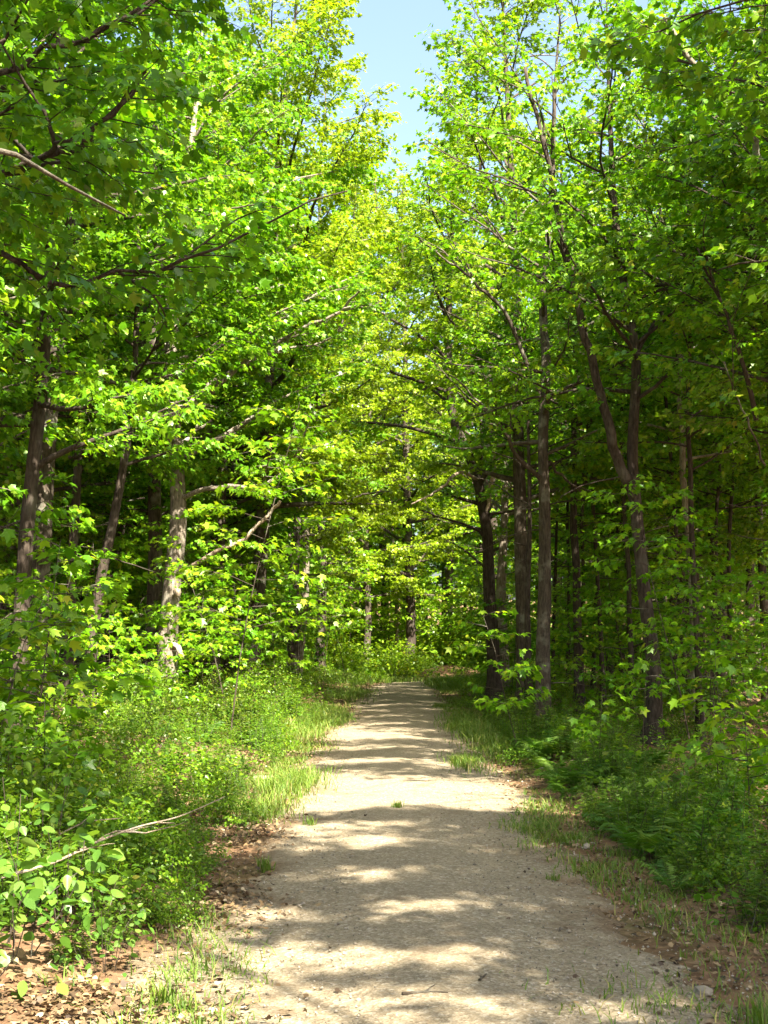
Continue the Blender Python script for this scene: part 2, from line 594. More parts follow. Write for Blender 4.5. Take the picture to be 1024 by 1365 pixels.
def grid_mesh(name, xs, ys, zf, mat):
    X, Y = np.meshgrid(xs, ys)
    Z = zf(X.ravel(), Y.ravel())
    V = np.stack([X.ravel(), Y.ravel(), Z], 1)
    nx, ny = len(xs), len(ys)
    i = (np.arange(ny - 1)[:, None] * nx + np.arange(nx - 1)[None, :]).ravel()
    T = np.concatenate([np.stack([i, i + 1, i + nx + 1], 1), np.stack([i, i + nx + 1, i + nx], 1)])
    return np_mesh(name, V, T, mat, smooth=True)


xs = np.concatenate([np.linspace(-180, -22, 18), np.arange(-20, -6, .8), np.arange(-6, 7, .16), np.arange(7, 21, .8), np.linspace(22, 180, 18)])
ys = np.concatenate([np.linspace(-60, -9, 10), np.arange(-8, 2, .8), np.arange(2, 26, .2), np.arange(26, 66, .4), np.linspace(67, 200, 30)])
g = link('ground', grid_mesh('ground', xs, ys, lambda x, y: gz(x, y) - 0.012 * (np.abs(path_dist(x, y)) < 1.5), M['ground']))
tag(g, kind='structure', label='leaf strewn forest floor on both sides of the track', cat='ground')


def track():
    rng = np.random.default_rng(3)
    P = smooth_line(CL, 60)
    keep = [0]
    for i in range(1, len(P)):
        if np.linalg.norm(P[i] - P[keep[-1]]) > 0.11:
            keep.append(i)
    P = P[keep]
    d = np.gradient(P, axis=0)
    d /= np.linalg.norm(d, axis=1)[:, None]
    nrm = np.stack([d[:, 1], -d[:, 0]], 1)
    n = len(P)
    s = np.arange(n) * .11
    def edge(ph):
        return 1.28 + .10 * np.sin(.55 * s + ph) + .08 * np.sin(1.7 * s + 2 * ph) + .06 * np.sin(4.3 * s + ph) + .04 * np.sin(9.1 * s + 3 * ph) + rng.normal(0, .04, n)
    eL, eR = edge(.4) + .16 * sst(11, 7, P[:, 1]) + .42 * sst(8, 5.2, P[:, 1]), edge(2.1) + .08
    m = 22
    u = np.linspace(-1, 1, m)
    off = np.where(u[None, :] < 0, u[None, :] * eL[:, None], u[None, :] * eR[:, None])
    X = P[:, 0:1] + off * nrm[:, 0:1]
    Y = P[:, 1:2] + off * nrm[:, 1:2]
    Z = gz(X.ravel(), Y.ravel()).reshape(n, m) + .012
    Z += .012 * np.exp(-((np.abs(off) - .0) / .25) ** 2) - .012 * np.exp(-((np.abs(off) - .72) / .22) ** 2)
    Z -= .03 * (np.abs(u) > .97)[None, :]
    ed = np.broadcast_to(np.abs(u)[None, :] ** 2.6 * .72, (n, m)) + .10 * np.exp(-(off / .22) ** 2)
    V = np.stack([X.ravel(), Y.ravel(), Z.ravel()], 1)
    i = (np.arange(n - 1)[:, None] * m + np.arange(m - 1)[None, :]).ravel()
    T = np.concatenate([np.stack([i, i + 1, i + m + 1], 1), np.stack([i, i + m + 1, i + m], 1)])
    me = np_mesh('path', V, T, M['gravel'], smooth=True, vattr={'edge': ed.ravel()})
    o = link('path', me)
    tag(o, kind='structure', label='pale gravel track dappled with shade running away through the woods', cat='path')


track()


def on_path_points(n, y0, y1, lo, hi, rng, pw=1.0):
    y = y0 + (y1 - y0) * rng.random(n) ** pw
    cx = np.interp(y, CLS[:, 1], CLS[:, 0])
    x = cx + rng.uniform(lo, hi, n)
    return x, y


# gravel stones lying on the track
def stones():
    rng = np.random.default_rng(11)
    G = Geo()
    n = 9000
    x, y = on_path_points(n, 4.5, 22, -1.6, 1.65, rng, 1.7)
    z = gz(x, y) + .014
    o8 = np.array([(1, 0, 0), (-1, 0, 0), (0, 1, 0), (0, -1, 0), (0, 0, .8), (0, 0, -.8)], float)
    t8 = np.array([(0, 2, 4), (2, 1, 4), (1, 3, 4), (3, 0, 4), (2, 0, 5), (1, 2, 5), (3, 1, 5), (0, 3, 5)])
    s = rng.uniform(.003, .009, n) * np.where(rng.random(n) < .05, 1.8, 1)
    V = o8[None] * s[:, None, None] * rng.uniform(.6, 1.4, (n, 6, 1))
    a = rng.uniform(0, 6.28, n)
    R = np.stack([np.stack([np.cos(a), -np.sin(a)], 1), np.stack([np.sin(a), np.cos(a)], 1)], 1)
    V[:, :, :2] = np.einsum('nij,nkj->nki', R, V[:, :, :2])
    V += np.stack([x, y, z], 1)[:, None, :]
    T = (np.arange(n)[:, None, None] * 6 + t8[None]).reshape(-1, 3)
    G.add(V.reshape(-1, 3), T, np.repeat(rng.random(n), 6))
    o = link('gravel', G.mesh('gravel', M['stone']))
    tag(o, 'loose grey gravel scattered over the track', 'gravel', kind='stuff')


stones()


def litter():
    rng = np.random.default_rng(12)
    G = Geo()
    def put(x, y, size, lift=.02):
        n = len(x)
        z = gz(x, y) + lift * rng.random(n) + .006
        leaves(G, np.stack([x, y, z], 1), rand_dir(rng, n, .25), UP + rng.normal(0, .4, (n, 3)), size * rng.uniform(.6, 1.2, n), 'lobed', rng, droop=.3,
               rnd=np.clip(rng.normal(.45, .28, n), 0, 1))
    for lo, hi, n in ((-2.4, -1.05, 7000), (1.1, 2.3, 6000)):
        x, y = on_path_points(n, 4, 45, lo, hi, rng, 1.6)
        put(x, y, .046)
    x, y = on_path_points(2000, 4.5, 32, -1.25, 1.25, rng, 1.5)
    keep = rng.random(2000) < .25 + .75 * (np.abs(x - np.interp(y, CLS[:, 1], CLS[:, 0])) > .8)
    put(x[keep], y[keep], .036, .004)
    for sx in (-1, 1):  # forest floor
        x, y = on_path_points(9000, 4, 48, 1.8, 9, rng, 1.1)
        cx = np.interp(y, CLS[:, 1], CLS[:, 0])
        put(cx + sx * (x - cx), y, .075)
    # the rusty drifts at the left edge
    for (px, py, rx, ry, n) in ((352, 1008, .55, 1.6, 1500), (250, 1190, .55, .8, 1300), (130, 1330, .7, .45, 900), (325, 1105, .4, .9, 500)):
        c = 1.7 * F / (py - HZ)
        X = (px - 512) / F * c
        a = rng.normal(0, 1, (n, 2))
        put(X + a[:, 0] * rx * .5, c + a[:, 1] * ry * .5, .046, .05)
    o = link('fallen_leaves', G.mesh('fallen_leaves', M['litter']))
    tag(o, 'brown fallen leaves drifted along the track edges', 'fallen leaves', kind='stuff')


litter()


def blades(G, x, y, h, rng, w=.006, lean=.6):
    n = len(x)
    z = gz(x, y)
    b = np.stack([x, y, z - .01], 1)
    a = rng.uniform(0, 2 * PI, n)
    ln = np.stack([np.cos(a), np.sin(a), 0 * a], 1) * (rng.uniform(.1, 1, n) * lean)[:, None]
    sd = np.stack([-np.sin(a), np.cos(a), 0 * a], 1) * w
    h = np.broadcast_to(h, (n,)) * rng.uniform(.5, 1.15, n)
    m = b + (ln * .4 + UP * .6) * h[:, None]
    t = b + (ln * 1.2 + UP * .95) * h[:, None]
    V = np.stack([b - sd, b + sd, m + sd * .8, m - sd * .8, t], 1)
    T = (np.arange(n)[:, None, None] * 5 + np.array([(0, 1, 2), (0, 2, 3), (3, 2, 4)])[None]).reshape(-1, 3)
    G.add(V.reshape(-1, 3), T, np.repeat(np.clip(rng.normal(.5, .3, n), 0, 1), 5))


def px_ground(px, py):
    c = 1.7 * F / (py - HZ)
    return (px - 512) / F * c, c


def verge_grass():
    rng = np.random.default_rng(13)
    G = Geo()
    nc = 700
    for side in (-1, 1):
        y = 5 + 42 * rng.random(nc) ** 1.1
        cx = np.interp(y, CLS[:, 1], CLS[:, 0])
        off = (1.2 + np.abs(rng.normal(0, .45, nc)) + .25 * np.sin(y * .9 + side))
        dens = np.clip(.5 + .7 * np.sin(y * .55 + side * 2) + rng.normal(0, .3, nc), 0, 1)
        for i in range(nc):
            if side < 0 and 5 < y[i] < 9.5 and rng.random() < .25:
                continue
            k = int(42 * dens[i])
            if k < 4: continue
            xx = cx[i] + side * off[i] + rng.normal(0, .09, k)
            yy = y[i] + rng.normal(0, .12, k)
            blades(G, xx, yy, rng.uniform(.03, .12), rng, w=.003 + .00012 * y[i], lean=1.4)
    # the brighter grass tongues on the left edge
    for (px, py, rx, ry, n, h) in ((385, 1040, .35, 1.1, 1600, .17), (350, 1075, .3, .8, 700, .15), (430, 955, .5, 3.5, 1800, .18), (400, 975, .4, 2.5, 1400, .16),
                                   (470, 925, .5, 3, 1200, .2), (620, 1015, .22, .9, 500, .15), (625, 965, .4, 3, 1500, .22), (900, 1320, .45, .6, 420, .08), (650, 985, .4, 3, 1300, .2)):
        X, c = px_ground(px, py)
        a = rng.normal(0, .6, (n, 2))
        blades(G, X + a[:, 0] * rx, c + a[:, 1] * ry, h, rng, w=.003 + .00012 * c, lean=1.3)
    for (X, Y_, rx, ry, n, h) in ((-.6, 51.2, 1.6, 1.0, 2600, .28), (-1.6, 48.5, .8, 1.6, 1500, .25), (3.2, 50.2, 1.2, .8, 1500, .28), (2.2, 46.5, .5, 2.0, 1200, .25), (2.9, 48.8, 1.0, 1.3, 2400, .28), (4.2, 51.2, 1.4, .9, 1800, .3)):
        a = rng.normal(0, .6, (n, 2))
        blades(G, X + a[:, 0] * rx, Y_ + a[:, 1] * ry, h, rng, w=.011, lean=1.0)
    o = link('grass', G.mesh('grass', M['grass']))
    tag(o, 'short green grass along both edges of the track', 'grass', kind='stuff')


verge_grass()


def ground_cover():
    rng = np.random.default_rng(14)
    G = Geo()
    for side in (-1, 1):
        n = 15000
        y = 5 + 50 * rng.random(n) ** .9
        cx = np.interp(y, CLS[:, 1], CLS[:, 0])
        off = 1.75 + np.abs(rng.normal(0, 1, n)) * (2.0 + y * .08)
        x = cx + side * off
        if side < 0:
            k = ~((y < 7.4) & (off < 2.3))
            x, y, off = x[k], y[k], off[k]
        n = len(x)
        z = gz(x, y) + rng.random(n) ** 1.5 * np.clip((off - 1.5) * .5, .06, .4)
        leaves(G, np.stack([x, y, z], 1), rand_dir(rng, n, .3), UP + rng.normal(0, .45, (n, 3)), rng.uniform(.035, .085, n), 'ovate', rng)
    n = 16000   # greenery in the clearing past the bend
    x, y = rng.uniform(-15, 15, n), rng.uniform(49, 84, n)
    k = np.abs(path_dist(x, y)) > 1.7
    x, y = x[k], y[k]
    n = len(x)
    z = gz(x, y) + rng.random(n) * .5
    leaves(G, np.stack([x, y, z], 1), rand_dir(rng, n, .3), UP + rng.normal(0, .5, (n, 3)), rng.uniform(.10, .22, n), 'ovate', rng)
    n = 26000   # and farther back, up the slope
    x, y = rng.uniform(-48, 48, n), rng.uniform(58, 125, n)
    k = (np.abs(path_dist(x, y)) > 2) & (np.abs(x) < y * .36 + 3)
    x, y = x[k], y[k]
    n = len(x)
    z = gz(x, y) + rng.random(n) ** 2 * .9
    leaves(G, np.stack([x, y, z], 1), rand_dir(rng, n, .3), UP + rng.normal(0, .5, (n, 3)) + np.array([0, -.4, 0]), rng.uniform(.22, .5, n), 'ovate', rng)
    o = link('ground_cover', G.mesh('ground_cover', M['shrub']))
    o.color = (.9, 1, 1, 1)
    tag(o, 'low leafy herbs covering the ground under the trees', 'undergrowth', kind='stuff')


ground_cover()



def far_wood():
    """the wood far behind, seen only between the trunks as one green mass"""
    rng = np.random.default_rng(15)
    G = Geo()
    n = 42000
    c = np.stack([rng.uniform(-50, 50, 900), rng.uniform(98, 130, 900), rng.uniform(1.0, 17, 900)], 1)
    P = c[rng.integers(0, 900, n)] + rng.normal(0, 1, (n, 3)) * np.array([1.5, 1.5, .8])
    P[:, 2] = np.abs(P[:, 2]) + gz(P[:, 0], P[:, 1])
    leaves(G, P, rand_dir(rng, n, .4) - np.array([0, 0, .4]), UP + rng.normal(0, .6, (n, 3)), rng.uniform(.25, .5, n), 'lobed', rng)
    o = link('distant_woods', G.mesh('distant_woods', M['leaf']))
    o.color = (1.1, 1.05, .9, 1)
    tag(o, 'far wood showing as a green mass between the trunks', 'woods', kind='stuff')


far_wood()

# ------------------------------------------------------------------ trees


def place_tree(GT, GL, loc, name, label, group=None, bark='bark', leaf='leaf', tint=(1, 1, 1), rz=0.0, sc=1.0):
    r = empty(name, loc, rz, sc)
    tag(r, label, 'tree', group)
    t = link('trunk', GT.mesh('trunk', M[bark], True), r)
    c = link('crown', GL.mesh('crown', M[leaf]), r)
    c.color = (*tint, 1)
    return r


def copy_tree(src, loc, rz, sc, label, group, tint=None):
    r = src.copy()
    COL.objects.link(r)
    r.location = loc
    r.rotation_euler = (random.gauss(0, .02), random.gauss(0, .02), rz)
    r.scale = sc
    r['label'] = label
    if group: r['group'] = group
    for ch in src.children:
        c = ch.copy()
        COL.objects.link(c)
        c.parent = r
        if tint and ch.name.startswith('crown'): c.color = (*tint, 1)
    return r


TAKEN = []   # (x, y, radius) spots where a forest tree may not stand


def hero(seed, px, Y, label, h, r0, cb, cr, trunk_px=None, limbs=(), name='maple_tree', bark='bark', leaf='leaf', tint=(1, 1, 1), **kw):
    """trunk_px: [(px, py, dY)] from the foot upwards; limbs: lists of the same, drawn as parts of their own"""
    x = (px - 512) / F * Y
    base = np.array([x, Y, gz1(x, Y)])
    tr = None
    if trunk_px:
        P = [at(a, b, Y + dy) - base for a, b, dy in trunk_px]
        P = [np.array([P[0][0], P[0][1], -.25])] + [p for p in P if p[2] > .3]
        tr = P
    OPEN[0] = base if Y < 50 else None
    BASE[0] = base
    GT, GL = grow(seed, h, r0, cb, cr, trunk=tr, kind=kw.pop('kind', 'maple'), sides=12, **kw)
    OPEN[0] = None
    rng = np.random.default_rng(seed + 1000)
    parts = []
    for lp in limbs:
        pts = [at(a, b, Y + dy) - base for a, b, dy in lp['p']]
        pts = smooth_line(np.array(pts), 4)
        pts[1:-1] += rng.normal(0, .02, (len(pts) - 2, 3))
        G = Geo()
        tube(G, pts, np.linspace(lp['r'], lp.get('r1', .012), len(pts)), 7, .04, rng)
        for k in range(lp.get('forks', 2)):
            q = rng.integers(len(pts) // 3, len(pts) - 2)
            d = pts[q + 1] - pts[q]
            el = math.asin(np.clip(d[2] / np.linalg.norm(d), -1, 1))
            f = make_limb(pts[q], math.atan2(d[1], d[0]) + rng.choice([-1, 1]) * rng.uniform(.3, .8), el + rng.normal(.1, .2), rng.uniform(.8, 2.0), rng, n=6, wob=.12)
            tube(G, f, np.linspace(lp['r'] * .45, .006, len(f)), 5)
            if lp.get('leafy', True):
                limb_sprays(G, GL, f, rng, 4, 26, .115, 'maple')
        if lp.get('leafy', True):
            limb_sprays(G, GL, pts, rng, lp.get('subs', 3.2), lp.get('dens', 26), .115, 'maple', t0=lp.get('t0', .35))
        parts.append((G, lp))
    BASE[0] = None
    r = place_tree(GT, GL, base, name, label, None, bark, leaf, tint)
    for G, lp in parts:
        o = link('limb', G.mesh('limb', M[lp.get('mat', bark)], True), r)
        if 'label' in lp: o['label'] = lp['label']
    TAKEN.append((x, Y, 1.5))
    return r, base


# --- left side of the track, near to far
L1, L1base = hero(101, 222, 27, 'thick grey trunked maple with a broken stub and round scar, left edge of the track', 15, .23, 5.0, 4.2,
                  [(222, 940, 0), (224, 850, 0), (231, 770, 0), (238, 690, 0), (234, 600, .2), (226, 500, .3), (238, 380, .4), (250, 250, .6), (262, 130, 1.0), (270, 40, 1.2)],
                  limbs=[dict(p=[(226, 568, 0), (285, 520, -.3), (335, 475, -.6), (400, 440, -1), (455, 415, -1.2), (510, 402, -1.5)], r=.085, forks=4, subs=2.2, t0=.4),
                         dict(p=[(240, 545, 0), (300, 500, .5), (360, 470, .8), (430, 455, 1.0), (470, 430, 1.2)], r=.06, forks=3, subs=2.4),
                         dict(p=[(236, 665, 0), (290, 650, -.4), (350, 648, -.8), (385, 620, -1), (412, 595, -1.4)], r=.06, forks=2, subs=2.5),
                         dict(p=[(232, 775, 0), (275, 742, -.3), (318, 722, -.5), (350, 692, -.7), (374, 668, -.9)], r=.052, r1=.035, forks=0, leafy=False, mat='wood', label='pale bare dead limb')],
                  bark='bark_pale', bias=.35, bias_az=-.3, nl=24, tint=(1.02, 1.0, .9), low_el=.3)
# scar and stub
G = Geo()
pz = at(236, 790, 26.72) - L1base
a = np.linspace(0, 2 * PI, 18, endpoint=False)
ring = [np.array([pz[0] + .085 * math.cos(t) * (1 + .1 * math.sin(3 * t)), pz[1] + .02, pz[2] + .10 * math.sin(t)]) for t in a]
front = [p + np.array([0, -.05, 0]) * 1 + (pz - p) * .25 for p in ring]
V = np.array(ring + front + [pz + np.array([0, -.06, 0])])
T = []
for i in range(18):
    j = (i + 1) % 18
    T += [(i, j, 18 + j), (i, 18 + j, 18 + i), (18 + i, 18 + j, 36)]
G.add(V, T, .9)
o = link('branch_scar', G.mesh('branch_scar', M['wood'], True), L1)
o['label'] = 'pale round scar where a bough came off'
G = Geo()
p0 = at(226, 866, 26.9) - L1base
tube(G, [p0, p0 + np.array([.12, -.1, .12]), p0 + np.array([.2, -.16, .06]), p0 + np.array([.28, -.2, -.12]), p0 + np.array([.36, -.2, -.16])], [.09, .075, .07, .06, .03], 8, .08)
o = link('broken_stub', G.mesh('broken_stub', M['wood'], True), L1)
o['label'] = 'pale broken stub of a bough'

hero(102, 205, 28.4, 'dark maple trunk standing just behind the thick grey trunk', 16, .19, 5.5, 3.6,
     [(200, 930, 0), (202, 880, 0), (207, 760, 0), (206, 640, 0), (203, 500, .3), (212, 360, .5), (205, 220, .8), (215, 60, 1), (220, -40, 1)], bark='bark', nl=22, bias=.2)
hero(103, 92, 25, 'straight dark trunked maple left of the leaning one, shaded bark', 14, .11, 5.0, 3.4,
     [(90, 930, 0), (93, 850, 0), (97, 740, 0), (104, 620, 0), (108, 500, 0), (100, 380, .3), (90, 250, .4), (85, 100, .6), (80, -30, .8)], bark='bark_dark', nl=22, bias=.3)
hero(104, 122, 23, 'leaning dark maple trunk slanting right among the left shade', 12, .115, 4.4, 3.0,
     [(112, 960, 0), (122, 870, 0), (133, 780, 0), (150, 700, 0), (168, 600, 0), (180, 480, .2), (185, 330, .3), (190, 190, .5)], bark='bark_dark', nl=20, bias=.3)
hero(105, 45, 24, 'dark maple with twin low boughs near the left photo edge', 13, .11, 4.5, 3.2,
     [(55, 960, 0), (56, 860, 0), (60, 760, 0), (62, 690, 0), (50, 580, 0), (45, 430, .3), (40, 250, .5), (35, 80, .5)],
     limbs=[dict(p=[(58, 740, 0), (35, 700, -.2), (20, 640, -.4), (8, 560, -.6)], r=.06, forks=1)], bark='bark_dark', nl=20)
hero(106, 398, 45, 'pale thin birch-like trunk leaning at the far left verge', 15, .16, 4.8, 3.6,
     [(394, 925, 0), (398, 880, 0), (404, 830, 0), (408, 760, 0), (405, 640, 0), (398, 520, .5), (400, 400, 1)], bark='bark_pale', nl=22, tint=(1, 1, .8))
hero(107, 384, 46.5, 'very slim grey trunk beside the pale leaning one', 14, .10, 5, 3.0,
     [(386, 915, 0), (386, 860, 0), (388, 780, 0), (384, 650, 0), (380, 500, .5)], bark='bark_pale', nl=18)
hero(108, 428, 49, 'dark far trunk right of the pale leaning one', 16, .2, 4.2, 4.0,
     [(426, 910, 0), (427, 860, 0), (430, 790, 0), (428, 650, 0), (432, 480, .5), (430, 370, 1)], bark='bark', nl=24, leaf='leaf_y')
# the tall sunlit yellow green tree at the top of the gap
hero(109, 375, 33, 'tall sunlit yellow green tree on the left of the sky gap', 18, .22, 4.5, 5.3,
     [(330, 935, 0), (338, 860, 0), (348, 740, 0), (356, 560, 0), (362, 400, 0), (370, 230, .3), (385, 90, .5), (395, 10, .6), (398, -40, .6)],
     leaf='leaf_y', nl=36, bias=.35, shape=1.1, bias_az=-.2, subs=6, dens=42, tint=(1, 1, 1))
hero(110, 300, 37, 'bright green maple behind the thick grey trunk', 18, .2, 5, 4.3, None, nl=28, tint=(1.1, 1.05, .9), bias=.3)
hero(111, 430, 41, 'yellow green tree on the left of the far track', 14, .17, 3.6, 2.8,
     [(390, 910, 0), (392, 830, 0), (396, 700, 0), (404, 560, 0), (410, 430, 0), (412, 330, 0)], leaf='leaf_y', nl=26, bias=.15)
# --- right side
hero(201, 725, 25, 'straight grey trunked maple nearest the right edge of the track', 15, .15, 5.2, 3.9,
     [(724, 970, 0), (724, 880, 0), (726, 780, 0), (726, 680, 0), (724, 580, 0), (728, 480, 0), (724, 400, .2), (735, 260, .4), (740, 120, .5), (748, 0, .6)],
     limbs=[dict(p=[(722, 640, 0), (690, 610, -.3), (672, 575, -.6), (640, 540, -1), (600, 500, -1.5)], r=.05, forks=2),
            dict(p=[(732, 615, 0), (755, 640, .3), (778, 660, .5), (800, 668, .8)], r=.03, forks=1, leafy=False),
            dict(p=[(722, 540, 0), (680, 430, -.4), (640, 380, -.8), (600, 350, -1), (560, 320, -1.2)], r=.05, forks=3)],
     bark='bark', bias=.25, bias_az=PI, nl=22, tint=(1.15, 1.08, .9), subs=4.4, dens=30)
hero(202, 868, 21.5, 'dark twin stemmed maple, its left stem curving toward the track', 14, .135, 5.6, 3.5,
     [(868, 985, 0), (872, 900, 0), (860, 800, 0), (850, 700, 0), (843, 600, 0), (848, 480, 0), (832, 380, 0), (818, 260, .2), (812, 120, .3), (808, -20, .4)],
     limbs=[dict(p=[(846, 665, 0), (822, 610, -.2), (806, 540, -.3), (786, 470, -.4), (768, 400, -.5), (752, 330, -.6), (740, 250, -.7), (722, 180, -.8), (700, 90, -.9)], r=.10, r1=.03, forks=4, subs=2.6, t0=.4),
            dict(p=[(850, 470, 0), (880, 420, .2), (915, 380, .3), (955, 350, .5)], r=.04, forks=2)],
     bark='bark_dark', bias=.25, bias_az=PI, nl=22, tint=(1.15, 1.1, .9), subs=4.6, dens=27)
hero(203, 652, 34, 'forked maple at the right verge, lower trunk blackened', 15, .19, 4.6, 4.0,
     [(660, 945, 0), (657, 860, 0), (652, 780, 0), (650, 720, 0), (641, 660, 0), (630, 620, 0), (618, 590, 0), (604, 555, 0), (598, 470, 0), (600, 360, .2), (606, 250, .4), (612, 160, .4)],
     limbs=[dict(p=[(640, 655, 0), (642, 610, .2), (646, 570, .3), (645, 520, .5), (655, 420, .8)], r=.08, forks=2),
            dict(p=[(646, 690, 0), (655, 650, -.3), (662, 598, -.4)], r=.06, r1=.05, forks=0, leafy=False, mat='wood', label='pale snapped bough'),
            dict(p=[(648, 715, 0), (625, 700, -.4), (590, 690, -.8), (562, 680, -1.1)], r=.04, r1=.02, forks=0, leafy=False),
            dict(p=[(640, 640, 0), (612, 630, -.8), (590, 650, -1.2), (570, 660, -1.4), (548, 672, -1.6)], r=.05, r1=.02, forks=1, leafy=False, mat='wood', label='pale bent bare limb')],
     bark='bark_dark', bias=.3, bias_az=PI, nl=22, leaf='leaf', tint=(1.25, 1.12, .9), subs=4.6, dens=30)
hero(204, 672, 36.5, 'thick dark trunk with pale patches behind the forked maple', 15, .18, 5.0, 3.8,
     [(672, 935, 0), (670, 850, 0), (668, 790, 0), (672, 700, 0), (676, 560, .3), (680, 420, .4)], bark='bark_pale', nl=20, subs=4.6, dens=28)
hero(205, 706, 28, 'slim dark trunk just left of the straight grey one', 12, .085, 4.5, 2.6,
     [(704, 955, 0), (704, 880, 0), (703, 800, 0), (706, 700, 0), (704, 560, 0), (700, 430, 0)], bark='bark_dark', nl=16, subs=4.4, dens=26)
hero(206, 640, 43, 'sunlit yellow green tree on the right of the far track', 15, .2, 3.6, 3.2,
     [(660, 915, 0), (656, 850, 0), (650, 760, 0), (646, 620, 0), (640, 480, 0), (632, 340, 0)], leaf='leaf_y', nl=28, bias=.12, bias_az=PI)
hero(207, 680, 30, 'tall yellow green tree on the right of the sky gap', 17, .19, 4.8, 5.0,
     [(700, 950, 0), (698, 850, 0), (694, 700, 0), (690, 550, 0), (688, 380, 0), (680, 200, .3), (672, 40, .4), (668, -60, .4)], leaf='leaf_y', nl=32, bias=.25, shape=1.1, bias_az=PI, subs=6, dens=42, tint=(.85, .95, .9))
hero(208, 1050, 17.5, 'dark maple with pale lean limbs reaching in at the upper right', 13, .11, 5.0, 3.3,
     [(1050, 1010, 0), (1054, 900, 0), (1060, 780, 0), (1058, 600, 0), (1052, 420, 0), (1045, 250, 0), (1050, 100, 0), (1050, -60, .3)],
     limbs=[dict(p=[(1030, 240, -.4), (1005, 190, -.6), (975, 145, -.7), (930, 90, -.9), (885, 20, -1.0)], r=.055, r1=.03, forks=2, mat='bark_pale', subs=2),
            dict(p=[(1008, 560, 0), (990, 480, -.3), (960, 400, -.5), (930, 330, -.6)], r=.04, forks=2),
            dict(p=[(1020, 620, -.6), (1000, 570, -.8), (978, 520, -.9), (962, 470, -1)], r=.017, r1=.008, forks=1, leafy=True, mat='bark', label='thin brown leaning stem')],
     bark='bark_dark', nl=22, tint=(1, 1, .9))
hero(209, 770, 30, 'slender dark trunk in the shade right of the grey maple', 14, .12, 5.2, 3.0, None, bark='bark_dark', nl=20)
hero(210, 925, 26, 'thin pale trunk deep in the right hand shade', 13, .10, 5.2, 2.8, None, bark='bark_pale', nl=18)
# --- across the far end of the track
hero(301, 545, 58, 'black trunked tree standing at the far end of the track', 21, .24, 3.2, 5.2,
     [(545, 915, 0), (546, 880, 0), (548, 840, 0), (546, 760, 0), (542, 640, 0), (540, 450, 0), (536, 300, 0), (538, 235, 0)], bark='bark_dark', leaf='leaf_y', nl=46, shape=1.15)
hero(302, 489, 57, 'grey trunk at the far end, left of the black one', 20, .17, 3.0, 5.0,
     [(490, 915, 0), (489, 870, 0), (491, 820, 0), (488, 720, 0), (486, 560, 0), (480, 400, 0), (484, 270, 0)], bark='bark', leaf='leaf_y', nl=42, shape=1.15)
hero(303, 530, 60, 'slim leaning grey trunk beside the black one', 12, .1, 4.0, 3.0,
     [(528, 915, 0), (530, 870, 0), (528, 800, 0), (520, 640, 0), (518, 540, 0)], bark='bark_pale', leaf='leaf_y', nl=18)
# --- near trees whose boughs reach into the picture from outside it
def near_limb_tree(seed, x, Y, label, h, r0, limbs, **kw):
    return hero(seed, 512 + x / Y * F, Y, label, h, r0, kw.pop('cb', 5.5), kw.pop('cr', 2.4), None, limbs=limbs, **kw)


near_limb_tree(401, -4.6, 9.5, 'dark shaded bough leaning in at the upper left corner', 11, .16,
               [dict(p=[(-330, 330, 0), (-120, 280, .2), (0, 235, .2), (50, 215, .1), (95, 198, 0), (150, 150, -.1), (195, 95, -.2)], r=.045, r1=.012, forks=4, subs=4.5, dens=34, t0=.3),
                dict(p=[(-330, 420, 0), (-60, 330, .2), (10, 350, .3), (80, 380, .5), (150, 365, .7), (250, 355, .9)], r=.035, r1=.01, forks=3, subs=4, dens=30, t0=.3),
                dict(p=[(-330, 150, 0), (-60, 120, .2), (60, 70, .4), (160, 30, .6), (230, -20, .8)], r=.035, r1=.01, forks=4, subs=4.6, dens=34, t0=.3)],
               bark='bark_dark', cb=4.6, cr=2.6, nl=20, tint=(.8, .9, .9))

# --- background forest: six kinds, copied
KINDS_OF_TREE = [dict(h=15, r0=.13, cb=3.6, cr=3.0, nl=26), dict(h=17, r0=.16, cb=4.2, cr=3.3, nl=28, kind='ovate'), dict(h=13, r0=.10, cb=3.0, cr=2.6, nl=24),
                 dict(h=16, r0=.14, cb=3.8, cr=3.1, nl=26), dict(h=10, r0=.08, cb=2.0, cr=2.3, nl=22, kind='ovate'), dict(h=18, r0=.17, cb=4.6, cr=3.4, nl=28),
                 dict(h=13, r0=.065, cb=4.8, cr=3.2, nl=26, subs=4.6, dens=30), dict(h=14, r0=.08, cb=5.0, cr=3.0, nl=28, subs=6, dens=40),
                 dict(h=17, r0=.09, cb=9.5, cr=3.2, nl=26, subs=6, dens=42, lean=(1.9, .6)), dict(h=17, r0=.16, cb=9.5, cr=3.0, nl=26, subs=6, dens=42),
                 dict(h=17, r0=.06, cb=8.5, cr=3.4, nl=28, subs=6, dens=42, lean=(-2.6, .8))]  # high and leaning crowns shaped for the shade they throw from outside the view
BARKS = ['bark', 'bark_dark', 'bark_pale', 'bark_dark', 'bark', 'bark', 'bark_dark', 'bark', 'bark', 'bark', 'bark']


def grow_kind(k, seed):
    d = dict(KINDS_OF_TREE[k])
    for q, v in dict(subs=5.2, dens=36, kind='lobed', lsize=.13, sides=8, dead=6, lean=(random.gauss(0, .5), random.gauss(0, .5))).items():
        d.setdefault(q, v)
    return grow(seed, **d)


protos = [(k, grow_kind(k, 500 + k)) for k in range(6)]
PROTO = []


def e_out(x, y):
    return abs(x) > .31 * y


